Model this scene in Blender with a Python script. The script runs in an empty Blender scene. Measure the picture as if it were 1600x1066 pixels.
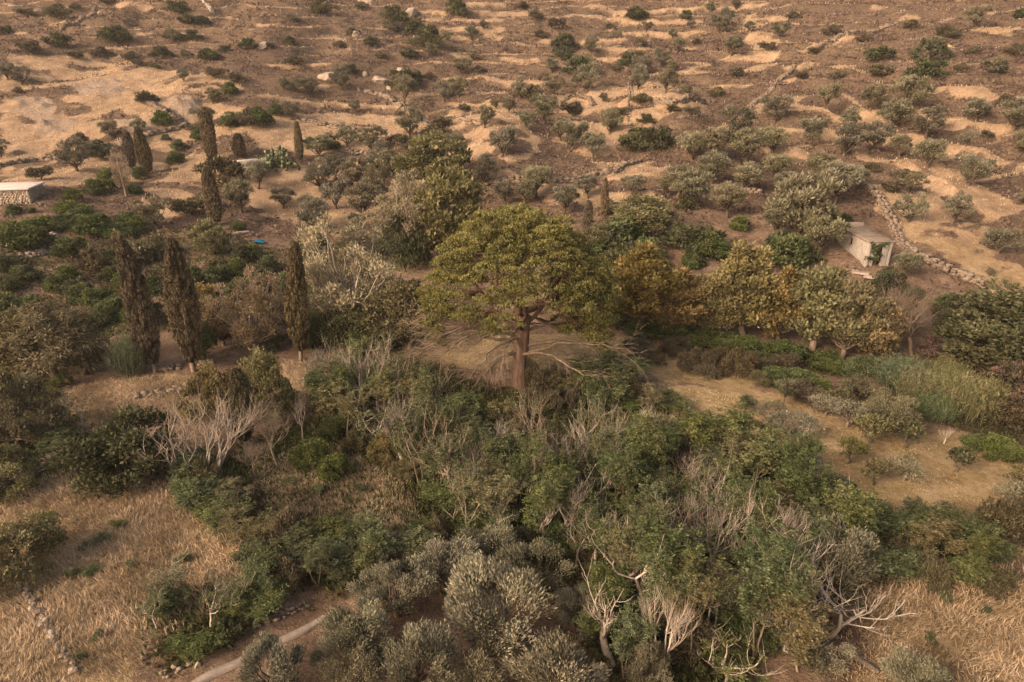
import bpy, math, random
import numpy as np
from mathutils import Vector, Matrix
R = math.radians
rng = np.random.default_rng(7)
random.seed(7)
SC = bpy.context.scene
COL = SC.collection

# ------------------------------------------------------------------ camera, sky, sun, exposure
CAMZ, PITCH, FPX = 24.0, R(23.0), 1100.0
cam_d = bpy.data.cameras.new('camera')
cam = bpy.data.objects.new('camera', cam_d); COL.objects.link(cam)
cam.location = (0, 0, CAMZ); cam.rotation_euler = (R(90) - PITCH, 0, 0)
cam_d.sensor_width = 36.0; cam_d.lens = 36.0 * FPX / 1600.0
cam_d.clip_start = 0.5; cam_d.clip_end = 3000.0
SC.camera = cam

SUN_EL, SUN_AZ = R(30.0), R(232.0)          # azimuth clockwise from +Y (north)
w = bpy.data.worlds.new('World'); SC.world = w; w.use_nodes = True
nt = w.node_tree; nt.nodes.clear()
out = nt.nodes.new('ShaderNodeOutputWorld'); bg = nt.nodes.new('ShaderNodeBackground')
sky = nt.nodes.new('ShaderNodeTexSky'); sky.sky_type = 'NISHITA'; sky.sun_disc = False
sky.sun_elevation = SUN_EL; sky.sun_rotation = SUN_AZ; sky.dust_density = 6.0; sky.air_density = 1.0; sky.ozone_density = 0.4
mixw = nt.nodes.new('ShaderNodeMix'); mixw.data_type = 'RGBA'; mixw.blend_type = 'MULTIPLY'
mixw.inputs['Factor'].default_value = 1.0; mixw.inputs['B'].default_value = (1.0, 0.86, 0.72, 1)
nt.links.new(sky.outputs[0], mixw.inputs['A']); nt.links.new(mixw.outputs['Result'], bg.inputs[0])
bg.inputs[1].default_value = 0.15
nt.links.new(bg.outputs[0], out.inputs[0])
sun_d = bpy.data.lights.new('sun', 'SUN'); sun_d.energy = 1.35; sun_d.angle = R(18); sun_d.color = (1.0, 0.86, 0.71)
sun = bpy.data.objects.new('sun', sun_d); COL.objects.link(sun)
sd = Vector((math.sin(SUN_AZ) * math.cos(SUN_EL), math.cos(SUN_AZ) * math.cos(SUN_EL), math.sin(SUN_EL)))
sun.rotation_euler = sd.to_track_quat('Z', 'Y').to_euler(); sun.location = (-60, -40, 90)
SC.view_settings.view_transform = 'Standard'; SC.view_settings.look = 'None'
SC.view_settings.gamma = 1.0; SC.view_settings.use_curve_mapping = False
SC.view_settings.exposure = 1.4
SC.cycles.max_bounces = 4; SC.cycles.diffuse_bounces = 3; SC.cycles.glossy_bounces = 1
SC.cycles.transmission_bounces = 2; SC.cycles.transparent_max_bounces = 4
SC.cycles.caustics_reflective = False; SC.cycles.caustics_refractive = False
SC.cycles.use_denoising = True; SC.cycles.volume_bounces = 0

# ------------------------------------------------------------------ noise
_P = np.random.default_rng(11).permutation(512)
def _h(ix, iy):
    return _P[(_P[ix & 511] + iy) & 511] / 511.0
def vnoise(x, y):
    x = np.asarray(x, float); y = np.asarray(y, float)
    ix = np.floor(x).astype(int); iy = np.floor(y).astype(int)
    fx = x - ix; fy = y - iy
    fx = fx * fx * (3 - 2 * fx); fy = fy * fy * (3 - 2 * fy)
    a = _h(ix, iy); b = _h(ix + 1, iy); c = _h(ix, iy + 1); d = _h(ix + 1, iy + 1)
    return (a + (b - a) * fx) * (1 - fy) + (c + (d - c) * fx) * fy
def fbm(x, y, o=4):
    s = 0; a = 0.5; n = 0
    for k in range(o):
        s = s + a * vnoise(x * 2 ** k + 17.3 * k, y * 2 ** k - 9.1 * k); n += a; a *= 0.5
    return s / n
def sstep(a, b, x):
    t = np.clip((x - a) / (b - a), 0, 1); return t * t * (3 - 2 * t)

# ------------------------------------------------------------------ terrain
cp, sp = math.cos(PITCH), math.sin(PITCH)
def ray(u, v):
    a = (u - 800) / FPX; b = (533 - v) / FPX
    dy = cp + b * sp; return a / dy, (-sp + b * cp) / dy      # dx/dy, dz/dy
CP = []
def cpY(u, v, Y):
    kx, kz = ray(u, v); CP.append((kx * Y, Y, CAMZ + kz * Y))
def cpZ(u, v, z):
    kx, kz = ray(u, v); Y = (z - CAMZ) / kz; CP.append((kx * Y, Y, z))
for u, v, z in [(0,1066,.3),(300,1066,-.2),(600,1066,-.6),(900,1066,-.6),(1200,1066,0),(1600,1066,.8),
                (0,900,.2),(300,880,0),(600,880,-.6),(900,860,-1.5),(1200,880,-.8),(1500,900,.6),
                (0,740,0),(300,740,-.2),(560,720,-.6),(800,740,-1.4),(1050,720,-.6),(1300,760,.3),(1600,780,.8),
                (60,620,-.4),(250,590,-.6),(480,570,-.5),(812,600,0.0),(1000,600,.2),(1250,620,.1),(1500,680,.2),(1600,700,.1)]:
    cpZ(u, v, z)
for u, v, Y in [(0,540,58),(200,520,60),(400,520,60),(620,530,57),(950,520,58),(1120,540,57),(1300,560,56),(1500,560,55),(1600,560,55),
                (0,450,70),(200,440,72),(400,440,72),(650,440,72),(1000,440,66),(1200,460,65),(1350,480,63),(1520,500,62),
                (0,350,88),(200,350,90),(400,370,87),(600,370,90),(800,360,88),(1000,370,80),(1200,400,76),(1345,400,73),(1480,430,70),(1600,460,68),
                (20,310,98),(200,290,106),(400,290,106),(600,290,108),(800,290,104),(1000,290,98),(1200,310,92),(1400,300,88),(1600,330,85),
                (0,240,124),(200,230,128),(400,220,128),(600,220,126),(800,220,124),(1000,230,118),(1200,230,110),(1400,220,108),(1600,230,104),
                (100,160,148),(300,160,146),(500,160,150),(700,160,152),(900,150,150),(1100,150,140),(1300,150,130),(1500,140,126),
                (100,92,182),(300,90,174),(500,90,182),(700,80,188),(900,80,186),(1100,80,176),(1300,80,160),(1500,70,150),
                (0,0,218),(250,0,216),(500,0,224),(800,0,230),(1050,0,224),(1300,0,200),(1550,0,182),
                (0,-80,255),(400,-80,262),(800,-80,268),(1200,-80,250),(1600,-80,225)]:
    cpY(u, v, Y)
for x, y, z in [(-60,-20,2),(0,-20,0),(60,-20,3),(-70,20,2),(75,20,3),(-110,60,3),(110,60,4),(-200,150,24),(200,120,30),(-280,250,60),(280,220,70),
                (0,340,75),(-200,340,85),(200,320,90),(0,420,85),(-300,420,95),(300,420,100)]:
    CP.append((x, y, z))
CP = np.array(CP)
def _phi(r2):
    return 0.5 * r2 * np.log(r2 + 1e-9)
_S = 60.0
_c = CP[:, :2] / _S
_n = len(_c)
_K = _phi(((_c[:, None] - _c[None]) ** 2).sum(-1)) + np.eye(_n) * 0.002
_A = np.zeros((_n + 3, _n + 3)); _A[:_n, :_n] = _K; _A[:_n, _n] = 1; _A[:_n, _n + 1:] = _c; _A[_n:, :_n] = _A[:_n, _n:].T
_sol = np.linalg.solve(_A, np.concatenate([CP[:, 2], np.zeros(3)]))
def base_h(x, y):
    x = np.asarray(x, float).ravel(); y = np.asarray(y, float).ravel(); o = np.empty_like(x)
    for i in range(0, len(x), 20000):
        q = np.stack([x[i:i+20000], y[i:i+20000]], 1) / _S
        r2 = (q[:, None, 0] - _c[None, :, 0]) ** 2 + (q[:, None, 1] - _c[None, :, 1]) ** 2
        o[i:i+20000] = _phi(r2) @ _sol[:_n] + _sol[_n] + q @ _sol[_n + 1:]
    return o
STEP = 2.3
def terrace_zone(x, y):
    """how strongly the slope is cut into terraces"""
    edge = 96 + 6 * np.sin(x * 0.05) + 8 * sstep(-20, -60, x) - 34 * sstep(28, 62, x)
    m = sstep(edge, edge + 14, y)
    soft = sstep(-16, -30, x) * sstep(186, 172, y)                # the smooth fields on the left shelf
    soft2 = sstep(-60, -20, x) * sstep(20, 0, x) * sstep(152, 140, y) * 0.7
    return m * (1 - 0.85 * soft) * (1 - soft2)
def H_full(x, y):
    x = np.asarray(x, float).ravel(); y = np.asarray(y, float).ravel()
    z = base_h(x, y)
    far = sstep(40, 130, y)
    z = z + (fbm(x / 14, y / 14, 4) - .5) * (0.9 + 2.0 * far) + (fbm(x / 3.1 + 40, y / 3.1, 3) - .5) * (.28 + .35 * far)
    z = z + np.clip(fbm(x / 22 + 7, y / 60 + 3, 2) - .55, 0, 1) * 9 * far       # gullies and spurs
    tz = terrace_zone(x, y)
    q = z / STEP + (fbm(x / 20 - 5, y / 20 + 8, 3) - .5) * 2.2
    f = q - np.floor(q)
    rise = 0.15 * np.minimum(f / 0.5, 1) + 0.85 * sstep(0.5, 0.97, f)
    brk = sstep(0.26, 0.40, fbm(x / 16 + 90, y / 11, 3))
    amt = tz * (0.35 + 0.65 * brk)
    z2 = z + (rise - f) * STEP * amt
    tread = (1 - sstep(0.46, 0.56, f)) * tz * (0.15 + 0.85 * brk)
    lip = sstep(0.0, 0.10, f) * (1 - sstep(0.1, 0.2, f)) * tz
    return z2, tread, f, tz
def H(x, y):
    return H_full(x, y)[0]

# grid for the ground and for fast height lookups
NX, NY = 525, 640
ys = [-45.0]
while ys[-1] < 400: ys.append(ys[-1] + max(0.29, 0.0043 * ys[-1]) * (1 if ys[-1] > 14 and ys[-1] < 262 else 3.2))
ys = np.array(ys); NY = len(ys)
ts = np.linspace(-1, 1, NX); ts = 0.75 * ts + 0.25 * ts ** 3
Wy = 42 + 0.92 * np.clip(ys, 0, None)
GX = ts[None, :] * Wy[:, None]; GY = np.repeat(ys[:, None], NX, 1)
GZ, TREAD, FR, TZ = [a.reshape(NY, NX) for a in H_full(GX, GY)]
_tn = np.linspace(0, 1, 4001); 
def hz(x, y):
    """height by looking into the grid"""
    x = np.asarray(x, float); y = np.asarray(y, float)
    j = np.clip(np.interp(y, ys, np.arange(NY)), 0, NY - 1.001)
    t = x / (42 + 0.92 * np.clip(y, 0, None)); i = np.clip(np.interp(t, ts, np.arange(NX)), 0, NX - 1.001)
    j0 = j.astype(int); i0 = i.astype(int); fj = j - j0; fi = i - i0
    return ((GZ[j0, i0] * (1 - fi) + GZ[j0, i0 + 1] * fi) * (1 - fj) + (GZ[j0 + 1, i0] * (1 - fi) + GZ[j0 + 1, i0 + 1] * fi) * fj)
_YS = np.concatenate([np.arange(14, 120, .15), np.arange(120, 380, .3)])
def at(u, v):
    """the ground point seen at a place of the photograph"""
    kx, kz = ray(u, v)
    d = CAMZ + kz * _YS - hz(kx * _YS, _YS)
    k = np.argmax(d < 0)
    if d[k] >= 0: k = len(_YS) - 1
    if k > 0:
        Y = _YS[k-1] + (_YS[k] - _YS[k-1]) * d[k-1] / (d[k-1] - d[k] + 1e-9)
    else: Y = _YS[0]
    return np.array([kx * Y, Y, float(hz(kx * Y, Y))])
def ppm(p):
    """pixels (of 1600) per metre at a point"""
    return FPX / (p[1] * cp + (CAMZ - p[2]) * sp)
def pix(p):
    dz = p[2] - CAMZ; de = p[1] * cp - dz * sp; up = p[1] * sp + dz * cp
    return 800 + FPX * p[0] / de, 533 - FPX * up / de

def world_poly(pts, sub=4):
    o = []
    for k in range(len(pts)):
        a = pts[k]; b = pts[(k + 1) % len(pts)]
        for s in range(sub):
            t = s / sub; p = at(a[0] + (b[0] - a[0]) * t, a[1] + (b[1] - a[1]) * t); o.append(p[:2])
    return np.array(o)
def inside(poly, x, y):
    x = np.asarray(x); y = np.asarray(y)
    r = np.zeros(x.shape, bool)
    bb = (x > poly[:, 0].min()) & (x < poly[:, 0].max()) & (y > poly[:, 1].min()) & (y < poly[:, 1].max())
    X = x[bb]; Y = y[bb]; c = np.zeros(X.shape, bool)
    for k in range(len(poly)):
        x1, y1 = poly[k]; x2, y2 = poly[k - 1]
        c ^= ((y1 > Y) != (y2 > Y)) & (X < (x2 - x1) * (Y - y1) / (y2 - y1 + 1e-12) + x1)
    r[bb] = c; return r

DRY_FAR = [[(0,84),(110,88),(215,97),(222,104),(110,136),(0,142)],
 [(105,140),(222,106),(320,114),(395,130),(345,150),(250,150),(150,150)],
 [(0,155),(200,150),(330,160),(410,185),(400,205),(300,232),(200,238),(80,235),(0,262)],
 [(395,185),(470,176),(640,180),(725,215),(600,238),(480,242),(400,230)],
 [(700,172),(800,165),(850,242),(740,252),(640,250),(705,215)],
 [(400,262),(560,252),(640,290),(620,360),(560,372),(470,352),(400,378),(355,372),(380,300)],
 [(300,240),(430,240),(400,262),(350,290),(300,330),(240,340),(200,325),(240,285)],
 [(870,150),(920,140),(990,128),(1050,140),(1090,160),(1000,200),(960,240),(1020,258),(960,275),(860,215),(880,180)],
 [(1370,300),(1450,302),(1600,372),(1600,462),(1560,452),(1480,412),(1410,382),(1385,335)],
 [(1400,248),(1460,250),(1600,322),(1600,345),(1500,312),(1420,275)],
 [(1160,20),(1210,30),(1220,90),(1180,90),(1160,60)],
 [(760,270),(900,290),(1010,300),(1060,285),(1060,320),(900,325),(800,310)],
 [(0,260),(120,250),(200,240),(290,262),(180,290),(0,290)],
 [(1035,108),(1060,145),(1110,170),(1060,175),(1010,160)]]
DRY_NEAR = [[(0,800),(80,738),(150,738),(260,762),(330,830),(392,880),(400,930),(300,960),(232,1000),(200,1066),(0,1066),(-400,1066),(-300,800)],
 [(90,612),(220,590),(312,590),(302,642),(150,656),(110,642)],
 [(440,572),(530,560),(530,640),(455,640)],
 [(400,725),(540,700),(640,760),(655,840),(500,832),(415,795)],
 [(1000,622),(1060,600),(1200,612),(1380,682),(1500,672),(1600,712),(1900,780),(1900,900),(1600,872),(1500,832),(1380,792),(1250,762),(1150,692),(1020,652)],
 [(955,522),(1100,540),(1200,580),(1180,612),(1040,592),(960,562)],
 [(690,530),(950,515),(985,560),(900,578),(700,575)],
 [(1350,890),(1560,880),(1600,900),(1900,1000),(1900,1100),(1600,1100),(1300,1066),(1345,980)]]
GREENS = [[(0,390),(120,380),(330,350),(420,390),(620,400),(640,560),(500,520),(380,500),(200,520),(0,560)],
 [(965,498),(1100,520),(1330,560),(1330,590),(1200,575),(1050,535),(960,520)],
 [(480,560),(640,555),(800,620),(1000,625),(1180,705),(1300,800),(1570,830),(1570,890),(1380,900),(1200,1000),(1100,1100),(950,1100),(820,860),(600,900),(500,930),(400,860),(270,740),(500,650)],
 [(0,570),(70,590),(140,700),(130,740),(0,790)],
 [(150,340),(240,320),(250,340),(150,372),(0,400),(0,350)],
 [(1380,560),(1600,560),(1600,700),(1500,670),(1380,620)],
 [(220,960),(400,900),(420,960),(260,1050)]]
BARE = [[(1060,660),(1180,690),(1260,765),(1400,800),(1600,880),(1600,710),(1500,672),(1380,682),(1200,640)],
 [(370,375),(410,378),(330,395),(200,400),(200,380),(300,365)],
 [(1000,380),(1180,390),(1180,420),(1000,425)],
 [(600,880),(1060,880),(1000,1100),(300,1100),(420,1000)],
 [(1260,395),(1330,420),(1340,450),(1250,440)]]
ROCK = [[(105,140),(150,125),(200,128),(180,150),(130,150)], [(25,150),(80,155),(85,185),(30,180)], [(250,155),(310,160),(300,200),(270,190)], [(185,190),(240,185),(235,215),(190,215)], [(60,180),(120,190),(100,210),(50,205)]]
zx = GX + (fbm(GX / 2.5, GY / 2.5, 3) - .5) * (1.5 + .03 * np.clip(GY, 0, 200)); zy = GY + (fbm(GX / 2.5 + 50, GY / 2.5, 3) - .5) * (1.5 + .03 * np.clip(GY, 0, 200))
POLY = {k: [world_poly(p) for p in v] for k, v in dict(dryfar=DRY_FAR, drynear=DRY_NEAR, green=GREENS, bare=BARE, rock=ROCK).items()}
ZM = {}
for k, L in POLY.items():
    m = np.zeros(GX.shape, bool)
    for p in L: m |= inside(p, zx, zy)
    ZM[k] = m.astype(float)
def blur(a, n=1):
    for _ in range(n):
        b = a.copy(); b[1:-1, 1:-1] = (a[1:-1, 1:-1] * 2 + a[:-2, 1:-1] + a[2:, 1:-1] + a[1:-1, :-2] + a[1:-1, 2:]) / 6; a = b
    return a
for k in ZM: ZM[k] = blur(ZM[k], 2)
BANDS = []
def bands(L, ox, k, wd):
    for pts in L: BANDS.append(([(ox + x / k, y / k) for x, y in pts], wd))
bands([[(1335,262),(1400,275),(1500,295),(1610,315)],[(870,338),(980,345),(1100,350),(1200,355),(1330,365),(1450,385),(1610,405)],[(740,395),(830,405),(1000,410),(1150,415),(1280,430),(1400,455),(1500,485),(1610,510)],
 [(620,435),(700,440),(790,450)],[(1000,520),(1080,540),(1140,560)],[(760,455),(900,470),(1000,490)],[(440,325),(520,330),(600,325)],[(270,540),(340,548),(430,540),(500,510)],[(560,600),(660,612),(760,620)],[(700,635),(760,640),(820,650)]], 800, 2, 3.6)
bands([[(1210,500),(1290,530),(1400,580),(1500,640),(1610,690)]], 800, 2, 5.5)
bands([[(220,20),(300,25),(430,35),(560,25),(700,18),(830,12)],[(240,50),(330,55),(380,65),(500,70),(620,66)],[(270,100),(350,105),(480,105),(640,98)],[(190,128),(290,125),(380,130)],[(230,180),(330,183),(400,175)],[(250,148),(300,150),(390,155),(470,150)],
 [(0,68),(60,72)],[(-80,40),(0,40),(70,45)],[(60,125),(100,128),(140,138)],[(-60,185),(0,185),(60,190),(110,185)],[(100,215),(180,205)],[(520,145),(600,145)],[(760,60),(820,55),(900,52)],[(870,160),(950,140),(1020,125),(1110,118)],[(980,92),(1060,95)],
 [(1100,15),(1200,20)],[(860,245),(950,250)],[(820,215),(900,205),(960,195)],[(620,190),(700,180),(800,175),(860,165)],[(330,235),(380,225)],[(600,265),(680,270),(720,265)],[(1180,200),(1240,195)],[(40,430),(90,420)],[(1250,150),(1330,140),(1420,150)],[(1100,300),(1200,305)],[(1180,60),(1300,55)],[(1380,95),(1500,90),(1600,95)],[(1420,40),(1540,35)],
 [(1000,200),(1100,210)],[(1280,300),(1340,310)],[(300,210),(330,205)],[(20,250),(90,258),(160,262)],[(0,300),(60,310)]], 800, 2, 2.6)
bands([[(400,290),(500,290),(620,278),(700,262)],[(1310,35),(1400,38),(1500,38),(1600,35)],[(1310,62),(1450,60),(1600,64)],[(1350,88),(1600,92)],[(1380,110),(1500,115),(1600,112)],[(1440,245),(1560,250),(1640,255)],[(1400,275),(1500,280)],[(1380,330),(1460,325),(1560,330)],
 [(1100,325),(1200,330),(1300,335)],[(780,300),(900,310),(1050,320),(1200,325)],[(140,70),(230,65)],[(400,100),(500,95)],[(0,20),(60,15)],[(270,40),(330,38)],[(340,18),(500,22)],[(20,95),(120,90)],[(780,75),(900,80)],[(800,200),(960,205),(1060,200)],[(300,150),(420,145)],[(500,110),(640,105)],[(900,265),(1050,262)],[(1380,20),(1600,16)],[(1380,165),(1480,170)],
 [(0,505),(100,482),(200,458),(320,440)],[(0,560),(120,545),(230,520)],[(240,470),(380,440),(520,410)],[(500,550),(600,525),(660,505)]], 0, 2, 2.6)
BG = np.zeros_like(GX); BL = np.zeros_like(GX); BZ = np.zeros_like(GX)
_wob = (fbm(GX / 5, GY / 5, 3) - .5) * 2.4
for pts, wd in BANDS:
    Pw = np.array([at(u, v)[:2] for u, v in pts]); lo = Pw.min(0) - 9; hi = Pw.max(0) + 9
    m = (GX > lo[0]) & (GX < hi[0]) & (GY > lo[1]) & (GY < hi[1]); X = GX[m]; Y = GY[m]
    bd = np.full(X.shape, 99.); sg = np.zeros(X.shape); al = np.zeros(X.shape)
    tot = 0; seg = np.linalg.norm(np.diff(Pw, axis=0), axis=1); Lt = seg.sum()
    for k in range(len(Pw) - 1):
        a = Pw[k]; d = Pw[k+1] - a; L2 = d @ d + 1e-9
        t = np.clip(((X - a[0]) * d[0] + (Y - a[1]) * d[1]) / L2, 0, 1)
        dx = X - a[0] - t * d[0]; dy = Y - a[1] - t * d[1]; dist = np.hypot(dx, dy); cr = (d[0] * dy - d[1] * dx) / math.sqrt(L2)
        u_ = dist < bd; bd = np.where(u_, dist, bd); sg = np.where(u_, cr if Pw[-1, 0] > Pw[0, 0] else -cr, sg); al = np.where(u_, tot + t * seg[k], al); tot += seg[k]
    wv = wd * (.75 + .5 * vnoise(al / 6 + len(pts), al * 0 + wd)); q = np.sign(sg) * bd + wd * .5 + _wob[m] * .22
    fade = sstep(0, 5, al) * sstep(0, 5, Lt - al) * (bd < 8)
    wv = wv * .62
    BG[m] = np.maximum(BG[m], (q > 0) * (q < wv) * np.clip(fade * 1.6, 0, 1))
    BL[m] = np.maximum(BL[m], (q > -1.3) * (q <= 0.0) * fade)
    prof = np.interp(q, [-4, -1.2, -.15, .15, wd, wd + 1.6, wd + 3], [0, -.95, -.25, .50, -.30, -.05, 0]) * fade
    BZ[m] = np.where(np.abs(prof) > np.abs(BZ[m]), prof, BZ[m])
GZ = GZ + BZ
# raise outcrops a little so that the rock stands proud
GZ = GZ + ZM['rock'] * np.clip(fbm(GX / 2.2, GY / 1.1, 4) - .45, 0, 1) * 4.0
# slope for the material
dzdy = np.gradient(GZ, axis=0) / np.gradient(GY, axis=0); dzdx = np.gradient(GZ, axis=1) / np.gradient(GX, axis=1)
SLOPE = np.sqrt(dzdx ** 2 + dzdy ** 2)
LIPG = sstep(0, .04, FR) * (1 - sstep(.17, .27, FR)) * TZ * sstep(.24, .36, fbm(GX / 30 + 3, GY / 14, 3)) * (1 - .35 * sstep(50, 90, GX))
grass = np.clip(blur(BG) * 1.15 + .85 * LIPG + .05 * TREAD * sstep(0.30, 0.42, fbm(GX / 13, GY / 8, 3)) + ZM['dryfar'] * sstep(.34, .50, fbm(GX / 7 + 31, GY / 4, 4) + .05) + ZM['drynear'], 0, 1)
grass = np.where(GY > 85, grass * sstep(-70, 10, 40 - GX * .35 + 40 * fbm(GX / 30, GY / 30, 2)), grass)
green = np.clip(ZM['green'] * (1 - ZM['drynear'] * .6) * (1 - .75 * sstep(56, 66, GY)), 0, 1)
def attr_at(A, x, y):
    x = np.asarray(x, float); y = np.asarray(y, float)
    j = np.clip(np.interp(y, ys, np.arange(NY)) + .5, 0, NY - 1).astype(int)
    i = np.clip(np.interp(x / (42 + 0.92 * np.clip(y, 0, None)), ts, np.arange(NX)) + .5, 0, NX - 1).astype(int)
    return A[j, i]

# ------------------------------------------------------------------ mesh helpers
def mesh_from(name, V, F, mat=None, attrs=None, smooth=False):
    """V (n,3), F (m,k) one face size, or list of such arrays"""
    me = bpy.data.meshes.new(name)
    if not isinstance(F, list): F = [F]
    F = [np.asarray(f, np.int32) for f in F if len(f)]
    V = np.asarray(V, np.float32)
    me.vertices.add(len(V)); me.vertices.foreach_set('co', V.ravel())
    nl = sum(f.size for f in F); npoly = sum(len(f) for f in F)
    me.loops.add(nl); me.loops.foreach_set('vertex_index', np.concatenate([f.ravel() for f in F]))
    st = []; s = 0
    for f in F:
        st.append(s + np.arange(len(f)) * f.shape[1]); s += f.size
    me.polygons.add(npoly); me.polygons.foreach_set('loop_start', np.concatenate(st).astype(np.int32))
    if smooth: me.polygons.foreach_set('use_smooth', np.ones(npoly, bool))
    if attrs:
        for k, a in attrs.items():
            a = np.asarray(a, np.float32)
            if a.ndim == 1:
                at_ = me.attributes.new(k, 'FLOAT', 'POINT'); at_.data.foreach_set('value', a)
            else:
                at_ = me.attributes.new(k, 'FLOAT_COLOR', 'POINT'); at_.data.foreach_set('color', a.ravel())
    if mat: me.materials.append(mat)
    me.update(calc_edges=True); me.validate()
    return me
def link(name, me, parent=None):
    o = bpy.data.objects.new(name, me); COL.objects.link(o)
    if parent is not None: o.parent = parent
    return o
def tag(o, label=None, cat=None, group=None, kind=None):
    if label: o['label'] = label
    if cat: o['category'] = cat
    if group: o['group'] = group
    if kind: o['kind'] = kind
    return o

# ------------------------------------------------------------------ materials
def M_nodes(name):
    m = bpy.data.materials.new(name); m.use_nodes = True; t = m.node_tree; t.nodes.clear()
    o = t.nodes.new('ShaderNodeOutputMaterial'); return m, t, o
def N(t, typ, **kw):
    n = t.nodes.new(typ)
    for k, v in kw.items(): setattr(n, k, v)
    return n
def ramp(t, fac, stops):
    r = N(t, 'ShaderNodeValToRGB'); e = r.color_ramp.elements
    while len(e) < len(stops): e.new(0.5)
    for k, (p, c) in enumerate(stops): e[k].position = p; e[k].color = (*c, 1)
    t.links.new(fac, r.inputs[0]); return r.outputs[0]
def noise(t, scale, detail=4, vec=None, rough=.6, dist=0):
    n = N(t, 'ShaderNodeTexNoise'); n.inputs['Scale'].default_value = scale; n.inputs['Detail'].default_value = detail
    n.inputs['Roughness'].default_value = rough; n.inputs['Distortion'].default_value = dist
    if vec is not None: t.links.new(vec, n.inputs['Vector'])
    return n.outputs['Fac']
def mix(t, f, a, b, mode='MIX'):
    n = N(t, 'ShaderNodeMix', data_type='RGBA', blend_type=mode)
    for s, x in (('Factor', f), ('A', a), ('B', b)):
        i = [q for q in n.inputs if q.name == s and (q.type == 'RGBA' or s == 'Factor' and q.type == 'VALUE')][0]
        if isinstance(x, (int, float)): i.default_value = x
        elif isinstance(x, tuple): i.default_value = (*x, 1)
        else: t.links.new(x, i)
    return [q for q in n.outputs if q.type == 'RGBA'][0]
def math_(t, op, a, b=0.0, clamp=False):
    n = N(t, 'ShaderNodeMath', operation=op, use_clamp=clamp)
    for i, x in enumerate((a, b)):
        if isinstance(x, (int, float)): n.inputs[i].default_value = x
        else: t.links.new(x, n.inputs[i])
    return n.outputs[0]
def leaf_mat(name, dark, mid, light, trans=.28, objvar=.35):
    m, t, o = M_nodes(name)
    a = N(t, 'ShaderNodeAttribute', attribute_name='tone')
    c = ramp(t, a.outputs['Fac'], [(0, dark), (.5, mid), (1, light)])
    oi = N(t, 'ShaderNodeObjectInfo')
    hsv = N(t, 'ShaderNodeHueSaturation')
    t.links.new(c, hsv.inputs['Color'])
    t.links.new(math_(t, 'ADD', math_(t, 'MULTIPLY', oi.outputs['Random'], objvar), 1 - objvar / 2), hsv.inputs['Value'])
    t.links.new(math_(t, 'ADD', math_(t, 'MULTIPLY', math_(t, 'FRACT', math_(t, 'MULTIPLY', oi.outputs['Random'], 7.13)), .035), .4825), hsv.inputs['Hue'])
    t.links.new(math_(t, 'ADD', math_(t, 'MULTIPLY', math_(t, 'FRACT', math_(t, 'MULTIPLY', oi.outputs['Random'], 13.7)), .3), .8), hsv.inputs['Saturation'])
    d = N(t, 'ShaderNodeBsdfDiffuse'); tr = N(t, 'ShaderNodeBsdfTranslucent'); mx = N(t, 'ShaderNodeMixShader')
    t.links.new(hsv.outputs[0], d.inputs[0]); t.links.new(hsv.outputs[0], tr.inputs[0])
    mx.inputs[0].default_value = trans
    t.links.new(d.outputs[0], mx.inputs[1]); t.links.new(tr.outputs[0], mx.inputs[2]); t.links.new(mx.outputs[0], o.inputs[0])
    return m
def rough_mat(name, c1, c2, scale=3.0, bump=.4, stretch=(1, 1, 1), c3=None):
    m, t, o = M_nodes(name)
    tc = N(t, 'ShaderNodeTexCoord'); mp = N(t, 'ShaderNodeMapping'); mp.inputs['Scale'].default_value = stretch
    t.links.new(tc.outputs['Object'], mp.inputs[0])
    n = noise(t, scale, 6, mp.outputs[0]); n2 = noise(t, scale * 5, 4, mp.outputs[0])
    c = ramp(t, n, [(.3, c1), (.7, c2)])
    if c3: c = mix(t, math_(t, 'MULTIPLY', math_(t, 'GREATER_THAN', n2, .55), .75), c, c3)
    c = mix(t, .35, c, ramp(t, n2, [(.3, (.35, .35, .35)), (.7, (1, 1, 1))]), 'MULTIPLY')
    oi = N(t, 'ShaderNodeObjectInfo'); hsv = N(t, 'ShaderNodeHueSaturation'); t.links.new(c, hsv.inputs['Color'])
    t.links.new(math_(t, 'ADD', math_(t, 'MULTIPLY', oi.outputs['Random'], .35), .82), hsv.inputs['Value'])
    b = N(t, 'ShaderNodeBump'); b.inputs['Strength'].default_value = bump; b.inputs['Distance'].default_value = .05
    t.links.new(n2, b.inputs['Height'])
    d = N(t, 'ShaderNodeBsdfDiffuse'); t.links.new(hsv.outputs[0], d.inputs[0]); t.links.new(b.outputs[0], d.inputs['Normal'])
    t.links.new(d.outputs[0], o.inputs[0]); return m

MAT = {}
MAT['olive'] = leaf_mat('olive_leaves', (.066, .060, .036), (.160, .146, .092), (.29, .262, .178))
MAT['olive_far'] = leaf_mat('far_olive_leaves', (.065, .060, .038), (.145, .130, .086), (.25, .22, .15))
MAT['pine'] = leaf_mat('pine_needles', (.044, .046, .014), (.140, .132, .038), (.24, .215, .070), .25, .1)
MAT['cypress'] = leaf_mat('cypress_sprays', (.050, .040, .023), (.125, .098, .058), (.20, .158, .098), .12, .2)
MAT['ochre'] = leaf_mat('ochre_leaves', (.060, .050, .020), (.18, .138, .055), (.33, .245, .10), .3, .25)
MAT['yellowgreen'] = leaf_mat('yellow_green_leaves', (.050, .046, .021), (.135, .118, .055), (.23, .20, .10), .3, .25)
MAT['tangreen'] = leaf_mat('tan_green_leaves', (.095, .080, .042), (.245, .195, .110), (.40, .315, .19), .3, .25)
MAT['ochrebrown'] = leaf_mat('brown_green_sprays', (.045, .036, .020), (.125, .098, .055), (.22, .175, .105), .2, .2)
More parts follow.
